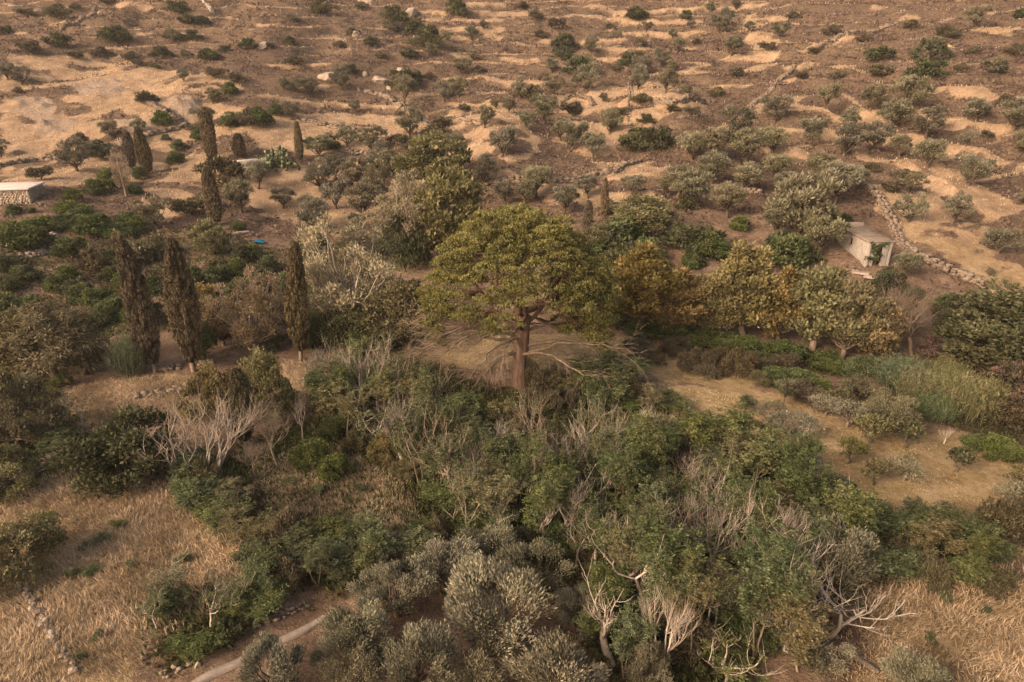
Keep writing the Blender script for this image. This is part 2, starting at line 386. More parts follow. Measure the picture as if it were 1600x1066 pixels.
MAT['feather'] = leaf_mat('feathery_leaves', (.034, .042, .017), (.094, .106, .044), (.185, .19, .088), .35, .35)
MAT['dark'] = leaf_mat('dark_leaves', (.028, .031, .016), (.064, .067, .034), (.12, .12, .060), .25, .35)
MAT['bright'] = leaf_mat('bright_green_leaves', (.030, .040, .014), (.076, .094, .034), (.145, .160, .062), .3, .3)
MAT['scrub'] = leaf_mat('hill_scrub_leaves', (.040, .034, .020), (.090, .074, .044), (.15, .125, .075), .2, .4)
MAT['heath'] = leaf_mat('brown_heath', (.050, .034, .025), (.115, .079, .057), (.21, .15, .108), .15, .1)
MAT['straw'] = leaf_mat('dry_grass_blades', (.18, .130, .062), (.36, .270, .135), (.54, .41, .24), .3, .0)
MAT['undergrowth'] = leaf_mat('undergrowth_leaves', (.026, .030, .013), (.068, .074, .032), (.15, .14, .066), .3, .0)
MAT['reed'] = leaf_mat('reed_leaves', (.050, .055, .024), (.15, .140, .065), (.28, .24, .125), .3, .2)
MAT['bluereed'] = leaf_mat('green_reed_leaves', (.040, .058, .030), (.10, .125, .062), (.19, .20, .105), .3, .2)
MAT['flower'] = leaf_mat('oleander_leaves', (.028, .028, .016), (.065, .055, .034), (.17, .085, .068), .2, .2)
MAT['twig'] = leaf_mat('twig_haze', (.12, .08, .055), (.24, .165, .12), (.36, .26, .20), .1, .1)
MAT['bark'] = rough_mat('grey_bark', (.065, .048, .035), (.13, .098, .072), 4, .5, (1, 1, .3))
MAT['redbark'] = rough_mat('red_pine_bark', (.11, .064, .046), (.23, .142, .104), 3, .8, (1, 1, .25))
MAT['palebark'] = rough_mat('pale_bark', (.22, .18, .142), (.41, .34, .275), 4, .4, (1, 1, .3))
MAT['tanbark'] = rough_mat('tan_bark', (.14, .104, .074), (.26, .198, .145), 4, .4, (1, 1, .3))
MAT['stone'] = rough_mat('field_stone', (.12, .09, .068), (.24, .185, .142), 1.5, .6)
MAT['palestone'] = rough_mat('pale_stone', (.20, .155, .12), (.36, .29, .23), 1.5, .5)
MAT['concrete'] = rough_mat('weathered_concrete', (.19, .155, .125), (.34, .28, .23), 1.2, .4, c3=(.20, .155, .12))
MAT['plaster'] = rough_mat('peeling_plaster', (.28, .245, .215), (.44, .395, .35), 1.6, .4, (1, 1, .5), c3=(.22, .175, .14))
MAT['roofslab'] = rough_mat('mossy_roof_slab', (.16, .12, .095), (.30, .235, .185), 1.6, .4)
MAT['whitewash'] = rough_mat('whitewashed_slab', (.42, .36, .31), (.56, .49, .43), 1.0, .2)
MAT['wood'] = rough_mat('red_brown_door', (.10, .030, .022), (.16, .055, .038), 4, .3)
MAT['room_shade'] = rough_mat('painted_room_shade', (.010, .008, .007), (.018, .014, .012), 4, .1)
MAT['tarp'] = rough_mat('blue_tarpaulin', (.010, .10, .17), (.02, .19, .27), 2, .4)
MAT['pad'] = leaf_mat('cactus_pads', (.05, .06, .03), (.12, .13, .065), (.21, .20, .11), .05, .2)

def ground_mat():
    m, t, o = M_nodes('ground_soil')
    A1 = N(t, 'ShaderNodeAttribute', attribute_name='zone'); s = N(t, 'ShaderNodeSeparateColor'); t.links.new(A1.outputs['Color'], s.inputs[0])
    A2 = N(t, 'ShaderNodeAttribute', attribute_name='zone2'); s2 = N(t, 'ShaderNodeSeparateColor'); t.links.new(A2.outputs['Color'], s2.inputs[0])
    g = N(t, 'ShaderNodeNewGeometry'); P = g.outputs['Position']
    n_big = noise(t, .09, 3, P); n_mid = noise(t, .5, 5, P, .65); n_f = noise(t, 2.6, 6, P, .7); n_ff = noise(t, 9, 4, P, .7)
    soil = ramp(t, n_mid, [(.28, (.10, .066, .046)), (.5, (.185, .126, .088)), (.72, (.28, .20, .145))])
    soil = mix(t, .6, soil, ramp(t, n_f, [(.3, (.45, .42, .40)), (.5, (.9, .88, .86)), (.72, (1.35, 1.3, 1.25))]), 'MULTIPLY')
    scrub = ramp(t, n_f, [(.30, (.045, .031, .022)), (.45, (.098, .067, .047)), (.58, (.155, .108, .075)), (.72, (.24, .172, .12))])
    scrub = mix(t, ramp(t, n_mid, [(.5, (0, 0, 0)), (.62, (.55, .55, .55))]), scrub, (.085, .062, .045))
    dry = ramp(t, n_mid, [(.3, (.20, .135, .088)), (.5, (.29, .202, .132)), (.7, (.37, .268, .182))])
    dry = mix(t, .55, dry, ramp(t, n_f, [(.3, (.55, .5, .46)), (.5, (.95, .93, .9)), (.72, (1.25, 1.22, 1.2))]), 'MULTIPLY')
    dryn = ramp(t, n_mid, [(.3, (.18, .125, .068)), (.5, (.29, .21, .115)), (.7, (.39, .29, .175))])
    dryn = mix(t, .6, dryn, ramp(t, n_f, [(.3, (.5, .46, .42)), (.5, (.95, .93, .9)), (.72, (1.25, 1.22, 1.2))]), 'MULTIPLY')
    grn = ramp(t, n_f, [(.3, (.035, .029, .017)), (.5, (.080, .062, .036)), (.65, (.13, .095, .058)), (.8, (.20, .14, .09))])
    rock = ramp(t, n_f, [(.3, (.13, .098, .074)), (.5, (.24, .18, .135)), (.7, (.33, .255, .195))])
    far = s2.outputs[0]
    c = mix(t, far, soil, scrub)
    # feather the edge of each mask with fine noise
    def feather(f, k=.9):
        return math_(t, 'MULTIPLY', math_(t, 'SUBTRACT', math_(t, 'ADD', f, math_(t, 'MULTIPLY', math_(t, 'SUBTRACT', n_f, .5), k)), .32), 2.8, True)
    c = mix(t, feather(s.outputs[1]), c, grn)
    c = mix(t, feather(s2.outputs[1]), c, soil)
    c = mix(t, feather(s.outputs[0]), c, mix(t, far, dryn, dry))
    c = mix(t, feather(s.outputs[2], .6), c, rock)
    c = mix(t, .35, c, ramp(t, n_big, [(.35, (.75, .73, .70)), (.6, (1.1, 1.08, 1.06))]), 'MULTIPLY')
    c = mix(t, .4, c, ramp(t, n_ff, [(.3, (.6, .6, .6)), (.7, (1.2, 1.2, 1.2))]), 'MULTIPLY')
    bh = math_(t, 'ADD', n_f, math_(t, 'MULTIPLY', n_ff, .4))
    b = N(t, 'ShaderNodeBump'); b.inputs['Strength'].default_value = .9; b.inputs['Distance'].default_value = .35
    t.links.new(bh, b.inputs['Height'])
    d = N(t, 'ShaderNodeBsdfDiffuse'); t.links.new(c, d.inputs[0]); t.links.new(b.outputs[0], d.inputs['Normal'])
    t.links.new(d.outputs[0], o.inputs[0]); return m
MAT['ground'] = ground_mat()

# ------------------------------------------------------------------ ground object
idx = np.arange(NY * NX).reshape(NY, NX)
F = np.stack([idx[:-1, :-1], idx[:-1, 1:], idx[1:, 1:], idx[1:, :-1]], -1).reshape(-1, 4)
one = np.ones(NY * NX)
farm = sstep(78, 100, GY + 20 * sstep(30, 60, GX)).ravel()
zone = np.stack([grass.ravel(), green.ravel(), np.clip(ZM['rock'] + .22 * BL, 0, 1).ravel(), one], 1)
zone2 = np.stack([farm, ZM['bare'].ravel(), one * 0, one], 1)
V = np.stack([GX.ravel(), GY.ravel(), GZ.ravel()], 1)
g = link('ground', mesh_from('ground', V, F, MAT['ground'], dict(zone=zone, zone2=zone2), True)); tag(g, kind='structure')

# ------------------------------------------------------------------ plant geometry
class Buf:
    def __init__(s): s.V = []; s.F = []; s.n = 0
    def tube(s, P, Rr, k=5):
        P = np.asarray(P, float); n = len(P)
        T = np.gradient(P, axis=0); T /= np.linalg.norm(T, axis=1)[:, None] + 1e-9
        ref = np.where(np.abs(T[:, 2:3]) > .9, [[1., 0, 0]], [[0, 0, 1.]])
        A = np.cross(T, ref); A /= np.linalg.norm(A, axis=1)[:, None] + 1e-9; B = np.cross(T, A)
        th = np.arange(k) * 2 * np.pi / k
        ring = P[:, None] + np.asarray(Rr)[:, None, None] * (np.cos(th)[None, :, None] * A[:, None] + np.sin(th)[None, :, None] * B[:, None])
        i = s.n + np.arange(n * k).reshape(n, k)
        f = np.stack([i[:-1], np.roll(i[:-1], -1, 1), np.roll(i[1:], -1, 1), i[1:]], -1).reshape(-1, 4)
        s.V.append(ring.reshape(-1, 3)); s.F.append(f); s.n += n * k
    def mesh(s, name, mat):
        return mesh_from(name, np.concatenate(s.V), np.concatenate(s.F), mat, None, True)
def unit(v): return v / (np.linalg.norm(v, axis=-1, keepdims=True) + 1e-9)
def leaves(C, D, L, W, OUT, r, tone):
    """rhombic leaves: base C, direction D, length L, width W, faces turned towards OUT"""
    n = len(C); D = unit(D); Nn = unit(OUT + r.normal(size=(n, 3)) * .75)
    S = unit(np.cross(D, Nn)); NN = np.cross(S, D)
    L = np.broadcast_to(L, n)[:, None]; W = np.broadcast_to(W, n)[:, None]
    V = np.stack([C, C + D * L * .5 - S * W * .5 - NN * W * .12, C + D * L, C + D * L * .5 + S * W * .5 - NN * W * .12], 1).reshape(-1, 3)
    F = np.arange(n * 4).reshape(n, 4)
    flip = (np.einsum('ij,ij->i', np.cross(V[1::4] - V[0::4], V[3::4] - V[0::4]), OUT) < 0)
    F[flip] = F[flip][:, ::-1]
    return V, F, np.repeat(np.clip(tone, 0, 1), 4)
def clump_leaves(cen, rad, per, L, W, r, up=.5, flat=.8, spray=.6, inner=.55, ctone=None, axis=None):
    """leaves spread over clumps: cen (n,3), rad (n,)"""
    n = len(cen); k = per
    d = unit(r.normal(size=(n * k, 3))); d[:, 2] = np.where(d[:, 2] < -.35, -d[:, 2], d[:, 2])
    rr = np.repeat(rad, k)
    q = inner + (1 - inner) * r.random(n * k) ** .6
    lump = 1 + .22 * np.sin(d[:, 0] * 7 + np.repeat(r.random(n) * 6, k)) * np.sin(d[:, 1] * 7 + np.repeat(r.random(n) * 6, k))
    off = d * (rr * q * lump)[:, None] * np.array([1, 1, flat])
    C = np.repeat(cen, k, 0) + off
    if axis is not None: spray_dir = np.repeat(unit(cen - axis), k, 0) * 1.1 + d * .35
    else: spray_dir = d
    D = unit(spray_dir * spray + np.array([0, 0, up]) + r.normal(size=(n * k, 3)) * .45)
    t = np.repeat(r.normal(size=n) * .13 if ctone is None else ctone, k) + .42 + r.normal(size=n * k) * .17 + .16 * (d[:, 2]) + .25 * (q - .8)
    return leaves(C, D, L * r.uniform(.7, 1.3, n * k), W * r.uniform(.7, 1.3, n * k), d + np.array([0, 0, .35]), r, t)
def join_leaves(parts):
    V = []; F = []; T = []; n = 0
    for v, f, t in parts: V.append(v); F.append(f + n); T.append(t); n += len(v)
    return np.concatenate(V), np.concatenate(F), np.concatenate(T)
def bent(a, b, r, n=6, sag=.1, wob=.06):
    t = np.linspace(0, 1, n)[:, None]; L = np.linalg.norm(b - a)
    return a + (b - a) * t + np.array([0, 0, 1]) * (t * (1 - t) * 4 * sag * L) * -1 + r.normal(size=(n, 3)) * wob * L * np.sin(np.pi * t)

def crown_points(kind, n, r, zb=.3):
    """points in a crown of unit height and unit width (x,y -.5.. .5, z 0..1)"""
    P = []
    while len(P) < n:
        x, y, z = r.uniform(-.5, .5), r.uniform(-.5, .5), r.uniform(0, 1)
        h = math.hypot(x, y) * 2
        if kind == 'round':
            zz = (z - .5) * 2; q = math.sqrt(h * h + zz * zz); ok = .50 < q < .92 or (q < .92 and r.random() < .15)
            if zz < -.55: ok = ok and r.random() < .3
        elif kind == 'dome':
            q = math.sqrt(h * h + z * z); ok = .6 < q < .95 or (q < .9 and r.random() < .12)
        elif kind == 'cone':
            w_ = (1 - z) ** .65 * (.55 + .45 * min(1, z * 5)); ok = h < w_ and (h > w_ * .4 or r.random() < .2)
        elif kind == 'egg':
            w_ = math.sin(math.pi * min(1, (z * .92 + .06)) ** .8); ok = h < w_ * .95 and (h > w_ * .45 or z > .8 or r.random() < .2)
        if ok: P.append((x, y, z))
    return np.array(P)
# prototypes: dict name -> list of (trunk_mesh, crown_mesh) of unit-ish real size, (width, height)
PROTO = {}
def measure():
    for k, L in PROTO.items():
        for i, (tm, cm, W, Hh) in enumerate(L):
            P = []
            for me in (tm, cm):
                if me:
                    a = np.empty(len(me.vertices) * 3, np.float32); me.vertices.foreach_get('co', a); P.append(a.reshape(-1, 3))
            big = max(P, key=len)
            W2 = (np.percentile(big[:, 0], 98) - np.percentile(big[:, 0], 2) + np.percentile(big[:, 1], 98) - np.percentile(big[:, 1], 2)) / 2
            L[i] = (tm, cm, float(W2), float(np.percentile(big[:, 2], 99.3)))
def proto_clump(kind, seed, W=4.0, Hh=4.2, crown='round', cb=.22, ncl=42, cr=.55, per=130, L=.2, Wd=.055, up=.5, flat=.8, spray=.7, inner=.5,
                mat='olive', bark='bark', tr=.16, limbs=14, twigs=0, lean=.2, lump=.2, radial=False):
    r = np.random.default_rng(seed)
    cpnt = crown_points(crown, ncl, r)
    # stretch the cloud unevenly so that no two crowns are the same lobe
    ang = np.arctan2(cpnt[:, 1], cpnt[:, 0]); ph = r.random(3) * 6.28
    k = 1 + lump * (.65 * np.sin(2 * ang + ph[0]) + .5 * np.sin(3 * ang + ph[1]) + .8 * np.sin(cpnt[:, 2] * 7 + ph[2]))
    cen = np.stack([cpnt[:, 0] * k * (W - cr), cpnt[:, 1] * k * (W - cr), Hh * cb + cr * .6 + cpnt[:, 2] * (Hh * (1 - cb) - cr * 1.5)], 1)
    rad = cr * r.uniform(.6, 1.25, ncl)
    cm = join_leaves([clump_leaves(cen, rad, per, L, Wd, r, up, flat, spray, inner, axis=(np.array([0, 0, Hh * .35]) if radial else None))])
    b = Buf(); base = np.zeros(3); fork = np.array([r.normal() * lean * .3, r.normal() * lean * .3, Hh * max(cb, .12) * 1.0])
    b.tube(bent(base + np.array([0, 0, -.3]), fork, r, 5, 0, .05), np.linspace(tr * 1.35, tr, 5), 7)
    order = r.permutation(ncl)[:limbs]
    for j in order:
        mid = fork + (cen[j] - fork) * .5 + r.normal(size=3) * .12; pth = np.concatenate([bent(fork, mid, r, 4, -.05), bent(mid, cen[j], r, 4, .05)[1:]])
        b.tube(pth, np.linspace(tr * .55, tr * .12, len(pth)), 4)
        for _ in range(twigs):
            d = unit(cen[j] - fork + r.normal(size=3) * np.linalg.norm(cen[j] - fork) * .4); s = cen[j] - d * cr * .5
            b.tube(bent(s, s + d * cr * r.uniform(1.0, 1.9), r, 4, -.1), np.linspace(tr * .14, tr * .05, 4), 3)
    PROTO.setdefault(kind, []).append((b.mesh(kind + '_trunk', MAT[bark]), mesh_from(kind + '_crown', cm[0], cm[1], MAT[mat], dict(tone=cm[2])), W, Hh))

for s in range(5):   # olives near the camera
    proto_clump('olive_near', 100 + s, 4.4, 4.5, 'round', .06, 32, .60, 470, .20, .052, .9, 1.25, .9, .15, 'olive', 'bark', .17, 18, lump=.28, radial=True)
for s in range(7):
    proto_clump('olive_mid', 120 + s, 4.6, 4.4, 'round', .10, 26, .58, 130, .30, .12, .6, 1.0, .7, .3, 'olive_far', 'bark', .17, 14)
for s in range(2):
    proto_clump('olive_pale', 130 + s, 4.4, 4.4, 'round', .2, 40, .58, 150, .28, .10, .5, .85, .7, .4, 'olive', 'bark', .17, 14)
for s in range(3):
    proto_clump('bush_dark', 140 + s, 3.2, 2.2, 'dome', .0, 26, .5, 95, .26, .15, .3, .8, .6, .3, 'dark', 'bark', .07, 8, lump=.4)
for s in range(3):
    proto_clump('bush_scrub', 150 + s, 3.2, 2.0, 'dome', .0, 24, .5, 80, .26, .13, .3, .8, .6, .3, 'scrub', 'bark', .07, 8, lump=.4)
for s in range(3):
    proto_clump('bush_green', 160 + s, 3.2, 2.6, 'dome', .02, 34, .5, 100, .26, .15, .35, .85, .6, .4, 'bright', 'bark', .07, 8)
for s in range(3):
    proto_clump('tree_ochre', 170 + s, 4.6, 7.4, 'egg', .06, 95, .55, 130, .26, .13, .9, 1.3, .6, .3, 'ochre', 'tanbark', .17, 30, 1)
for s in range(2):
    proto_clump('tree_yellow', 180 + s, 5.4, 6.4, 'egg', .08, 85, .6, 130, .26, .14, .7, 1.1, .6, .3, 'yellowgreen', 'tanbark', .18, 30, 1)
for s in range(2):
    proto_clump('tree_tan', 190 + s, 6.0, 7.6, 'egg', .04, 100, .55, 120, .19, .07, .8, 1.1, .7, .3, 'tangreen', 'palebark', .2, 60, 4)
for s in range(2):
    proto_clump('tree_droop', 200 + s, 5.0, 6.4, 'cone', .12, 70, .6, 190, .30, .06, -.4, .9, .7, .3, 'ochrebrown', 'bark', .2, 26, 1)
for s in range(2):
    proto_clump('tree_dark', 210 + s, 6.0, 6.2, 'egg', .05, 70, .7, 200, .20, .11, .3, .9, .6, .4, 'dark', 'bark', .2, 20, 0)
for s in range(2):
    proto_clump('bush_yellow', 220 + s, 4.0, 3.6, 'dome', .03, 55, .5, 130, .24, .12, .6, 1., .6, .35, 'yellowgreen', 'tanbark', .1, 14, 1)
for s in range(2):
    proto_clump('bush_dark_near', 260 + s, 3.6, 2.6, 'dome', .0, 46, .42, 220, .15, .07, .3, .9, .6, .4, 'dark', 'bark', .07, 10, lump=.3)
    proto_clump('bush_scrub_near', 265 + s, 3.2, 2.0, 'dome', .0, 36, .40, 190, .15, .06, .4, .9, .6, .4, 'scrub', 'bark', .06, 10, lump=.3)
    proto_clump('bush_green_near', 270 + s, 3.2, 2.4, 'dome', .0, 36, .42, 190, .15, .08, .35, .9, .6, .4, 'bright', 'bark', .07, 10, lump=.3)
    proto_clump('bush_yellow_near', 275 + s, 4.0, 3.6, 'dome', .0, 50, .46, 240, .15, .07, .6, 1., .6, .3, 'yellowgreen', 'tanbark', .09, 16, 1, lump=.25)
proto_clump('sapling_dark', 231, 1.6, 2.4, 'round', .4, 12, .38, 60, .22, .12, .3, .9, .6, .3, 'dark', 'bark', .06, 8)
proto_clump('sapling_yellow', 232, 2.4, 2.8, 'dome', .3, 22, .35, 60, .22, .11, .6, 1., .6, .3, 'yellowgreen', 'bark', .07, 16, 1)
proto_clump('sapling_yellow', 233, 2.2, 2.6, 'dome', .35, 18, .35, 60, .22, .11, .6, 1., .6, .3, 'yellowgreen', 'bark', .07, 14, 1)
for s in range(2):
    proto_clump('olive_sparse', 240 + s, 4.0, 3.4, 'round', .25, 24, .5, 60, .26, .09, .5, .85, .7, .35, 'olive', 'tanbark', .12, 22, 3)
proto_clump('oleander', 250, 3.4, 3.0, 'dome', .02, 40, .45, 110, .22, .11, .5, .9, .6, .35, 'flower', 'bark', .06, 8)

def proto_cypress(seed, Hh=10., W=2.5, kind='cypress', mat='cypress', n=9000, tr=.17, cb=.05, leafL=.20, leafW=.11):
    r = np.random.default_rng(seed)
    z = r.random(n); th = r.random(n) * 6.283
    prof = np.sin(np.pi * (.05 + .93 * z) ** .9) ** .55 * (1 - .12 * z)
    # vertical lobes: many pointed sprays laid like scales
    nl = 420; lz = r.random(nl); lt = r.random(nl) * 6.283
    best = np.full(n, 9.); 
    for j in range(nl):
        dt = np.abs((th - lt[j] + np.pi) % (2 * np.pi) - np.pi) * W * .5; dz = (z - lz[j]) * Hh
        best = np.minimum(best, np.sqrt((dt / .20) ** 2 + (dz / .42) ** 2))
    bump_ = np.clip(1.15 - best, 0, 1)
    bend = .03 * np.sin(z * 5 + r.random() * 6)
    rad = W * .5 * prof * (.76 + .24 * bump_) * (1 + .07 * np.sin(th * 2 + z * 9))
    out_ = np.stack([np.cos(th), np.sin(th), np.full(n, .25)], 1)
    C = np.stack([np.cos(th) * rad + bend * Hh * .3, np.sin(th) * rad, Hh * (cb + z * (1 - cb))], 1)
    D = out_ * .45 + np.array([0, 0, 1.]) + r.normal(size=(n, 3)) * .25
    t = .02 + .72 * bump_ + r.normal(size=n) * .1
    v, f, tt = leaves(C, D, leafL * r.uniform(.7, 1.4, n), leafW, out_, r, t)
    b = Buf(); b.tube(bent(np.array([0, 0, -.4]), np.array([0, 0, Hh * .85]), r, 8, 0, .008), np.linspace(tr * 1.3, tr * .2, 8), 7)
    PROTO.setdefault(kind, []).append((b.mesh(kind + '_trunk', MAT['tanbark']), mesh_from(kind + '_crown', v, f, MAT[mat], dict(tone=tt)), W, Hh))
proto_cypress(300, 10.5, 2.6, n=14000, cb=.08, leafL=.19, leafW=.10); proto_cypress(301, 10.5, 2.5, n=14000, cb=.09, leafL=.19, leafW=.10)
proto_cypress(302, 8, 2.6, 'cypress_small', n=5000, leafL=.3, leafW=.16); proto_cypress(303, 8, 1.9, 'cypress_small', n=5000, leafL=.3, leafW=.16)
proto_cypress(304, 8, 2.4, 'conifer_grey', 'twig', 2600, leafL=.3, leafW=.05, cb=.2)

def grow(b, p, d, L, r0, lvl, mx, r, tips, up=.25, spread=.55, kids=(3, 4), k=4, wob=.12, shrink=(.55, .8)):
    n = 5; P = [p]; q = p.copy(); dd = d.copy()
    for i in range(n):
        dd = unit(dd + r.normal(size=3) * wob + np.array([0, 0, up * .25])); q = q + dd * L / n; P.append(q.copy())
    r1 = r0 * .55
    b.tube(P, np.linspace(r0, r1 if lvl < mx else r0 * .25, n + 1), k if lvl else 6)
    tips.append((lvl, P[-1], dd, np.array(P)))
    if lvl < mx:
        for _ in range(r.integers(kids[0], kids[1] + 1)):
            s = r.uniform(.45, 1.0) if lvl else r.uniform(.7, 1.0)
            a = P[int(round(s * n))]
            nd = unit(dd + r.normal(size=3) * spread); nd[2] = abs(nd[2]) * .9 + .08 if up > 0 else nd[2]
            grow(b, a, unit(nd), L * r.uniform(*shrink), r1 * .8, lvl + 1, mx, r, tips, up, spread, kids, 3 if lvl else 4, wob, shrink)
def proto_feather(seed, kind='feather', Hh=5.5, stem=.45, fr=True, bark='palebark', mx=3, spread=.55, nfr=9, mat='feather', kids=(3, 4), r0=.075, fl=.55, lvls=(2, 3), ls=1.0, upt=1.0, nst=None, tilt=.18):
    r = np.random.default_rng(seed); b = Buf(); tips = []
    fan = nst; nst = fan or (r.integers(1, 3) if fr else 1)
    for s in range(nst):
        d = unit(np.array([r.normal() * tilt, r.normal() * tilt, 1.]))
        if fan: d = unit(np.array([math.cos(s * 2.4) * tilt * (.35 + .65 * r.random()), math.sin(s * 2.4) * tilt * (.35 + .65 * r.random()), 1.]))
        grow(b, np.array([r.normal() * .15, r.normal() * .15, -.2]), d, Hh * stem, r0, 0, mx, r, tips, upt, spread, kids)
    allp = np.concatenate([t[3] for t in tips]); W = 2 * np.percentile(np.hypot(allp[:, 0], allp[:, 1]), 97) + (.6 if fr else 0); Hm = allp[:, 2].max() + (.2 if fr else 0)
    cr = None
    if fr:
        C = []; D = []
        for lv, p, d, P in tips:
            if lv in lvls:
                for _ in range(nfr):
                    q = P[r.integers(1, len(P))]; dd = unit(d * .5 + np.array([r.normal(), r.normal(), r.normal() * .35 + .15])); C.append(q); D.append(dd)
        C = np.array(C); D = np.array(D)
        # a frond: row of paired leaflets along a bowing stalk
        parts = []
        nl = 5
        side = unit(np.cross(D, np.array([0, 0, 1.])))
        L = fl * r.uniform(.6, 1.25, len(C))
        ft = r.normal(size=len(C)) * .2 + .45
        for i in range(nl):
            t = (i + .6) / nl
            base = C + D * (L * t)[:, None] - np.array([0, 0, 1.]) * (L * .35 * t * t)[:, None]
            for sg in (-1, 1):
                ld = side * sg + D * .5 + r.normal(size=base.shape) * .15 - np.array([0, 0, .15])
                parts.append(leaves(base, ld, .15 * ls * r.uniform(.7, 1.3, len(C)), .07 * ls, np.array([0, 0, 1.]) + r.normal(size=base.shape) * .2, r, ft + r.normal(size=len(C)) * .12))
        v, f, tt = join_leaves(parts)
        cr = mesh_from(kind + '_crown', v, f, MAT[mat], dict(tone=tt))
    PROTO.setdefault(kind, []).append((b.mesh(kind + '_trunk', MAT[bark]), cr, W, Hm))
for s in range(7): proto_feather(400 + s, 'feather', 5.5, [.42, .5, .36][s % 3], nfr=[4, 3, 5][s % 3], kids=(3, 4), bark='tanbark', r0=.06, mat=['feather', 'yellowgreen', 'feather', 'bright'][s % 4])
for s in range(5): proto_feather(420 + s, 'feather_pale', 6, [.42, .5, .34][s % 3], nfr=2, kids=(3, 4), bark='palebark', r0=.09, lvls=(1, 2))
for s in range(8): proto_feather(410 + s, 'dead', 5.5, [.22, .30, .36, .27][s % 4], False, ['palebark', 'palebark', 'tanbark'][s % 3], 4 if s % 4 else 3, [.5, .5, .42, .52][s % 4], kids=[(3, 5), (3, 4), (2, 4), (4, 5)][s % 4], r0=[.085, .07, .06, .09][s % 4])
proto_feather(418, 'dead', 5.5, .36, False, 'palebark', 3, .42, kids=(3, 4), r0=.055, upt=.9, nst=9, tilt=.95)
proto_feather(419, 'dead', 5.5, .36, False, 'palebark', 3, .45, kids=(3, 4), r0=.065, upt=.9, nst=4, tilt=.8)
for s in range(2): proto_feather(430 + s, 'dead_fine', 4.5, .26, False, 'tanbark', 4, .75, kids=(5, 6), r0=.06, upt=.5)
proto_feather(440, 'low_feather', 2.2, .35, nfr=12, kids=(3, 4), r0=.03, mx=2, lvls=(0, 1, 2), bark='tanbark', fl=.32, ls=.55)
proto_feather(441, 'low_feather', 2.2, .3, nfr=9, kids=(4, 5), r0=.03, mx=2, lvls=(0, 1, 2), bark='tanbark', fl=.32, ls=.55)

def proto_reed(seed, kind, mat, n=1100, W=4, Hh=3.0):
    r = np.random.default_rng(seed); parts = []
    base = np.stack([r.normal(size=n) * W * .2, r.normal(size=n) * W * .2, np.zeros(n)], 1)
    hh = Hh * r.uniform(.6, 1.05, n); lean = unit(np.stack([r.normal(size=n) * .2, r.normal(size=n) * .2, np.ones(n)], 1) + base * .05)
    v, f, t = leaves(base, lean, hh, .03, base + r.normal(size=(n, 3)), r, .3 + r.normal(size=n) * .15); parts.append((v, f, t))
    ft = r.normal(size=n) * .2
    for k in range(9):
        s = r.uniform(.35, 1., n); C = base + lean * (hh * s)[:, None]
        D = unit(np.stack([r.normal(size=n), r.normal(size=n), np.full(n, .9)], 1))
        parts.append(leaves(C, D, .42 * r.uniform(.6, 1.2, n), .04, np.array([0, 0, 1.]) + r.normal(size=(n, 3)) * .3, r, .45 + ft + r.normal(size=n) * .15 + .2 * (s - .6)))
    v, f, t = join_leaves(parts)
    b = Buf()
    for i in range(60):
        b.tube([base[i] - [0, 0, .2], base[i] + lean[i] * hh[i] * .5, base[i] + lean[i] * hh[i]], [.018, .014, .006], 3)
    PROTO.setdefault(kind, []).append((b.mesh(kind + '_stem', MAT['tanbark']), mesh_from(kind + '_leaf', v, f, MAT[mat], dict(tone=t)), W, Hh))
proto_reed(500, 'reed', 'reed'); proto_reed(501, 'reed_green', 'bluereed')

def proto_cactus(seed):
    r = np.random.default_rng(seed); V = []; F = []; T = []; n = 0
    th = np.arange(8) * math.pi / 4
    pads = []
    for s in range(14):
        p = np.array([r.normal() * .9, r.normal() * .5, 0.]); d = unit(np.array([r.normal() * .2, r.normal() * .2, 1.]))
        for lv in range(r.integers(2, 5)):
            pads.append((p.copy(), d.copy())); 
            if r.random() < .8: pads.append((p + d * .1, unit(d + r.normal(size=3) * .6)))
            p = p + d * .42; d = unit(d + r.normal(size=3) * .4 + np.array([0, 0, .2]))
    for p, d in pads:
        sd_ = unit(np.cross(d, r.normal(size=3))); nn = np.cross(d, sd_); c = p + d * .24
        ring = c + np.cos(th)[:, None] * sd_ * .19 + np.sin(th)[:, None] * d * .27
        vv = np.concatenate([ring, [c + nn * .05, c - nn * .05]]); V.append(vv)
        for k in range(8): F.append((n + k, n + (k + 1) % 8, n + 8)); F.append((n + (k + 1) % 8, n + k, n + 9))
        T.append(np.full(10, .5 + r.normal() * .25)); n += 10
    PROTO.setdefault('cactus', []).append((None, mesh_from('cactus_pads', np.concatenate(V), np.array(F), MAT['pad'], dict(tone=np.clip(np.concatenate(T), 0, 1))), 3.2, 1.8))
proto_cactus(1); proto_cactus(2)

measure()
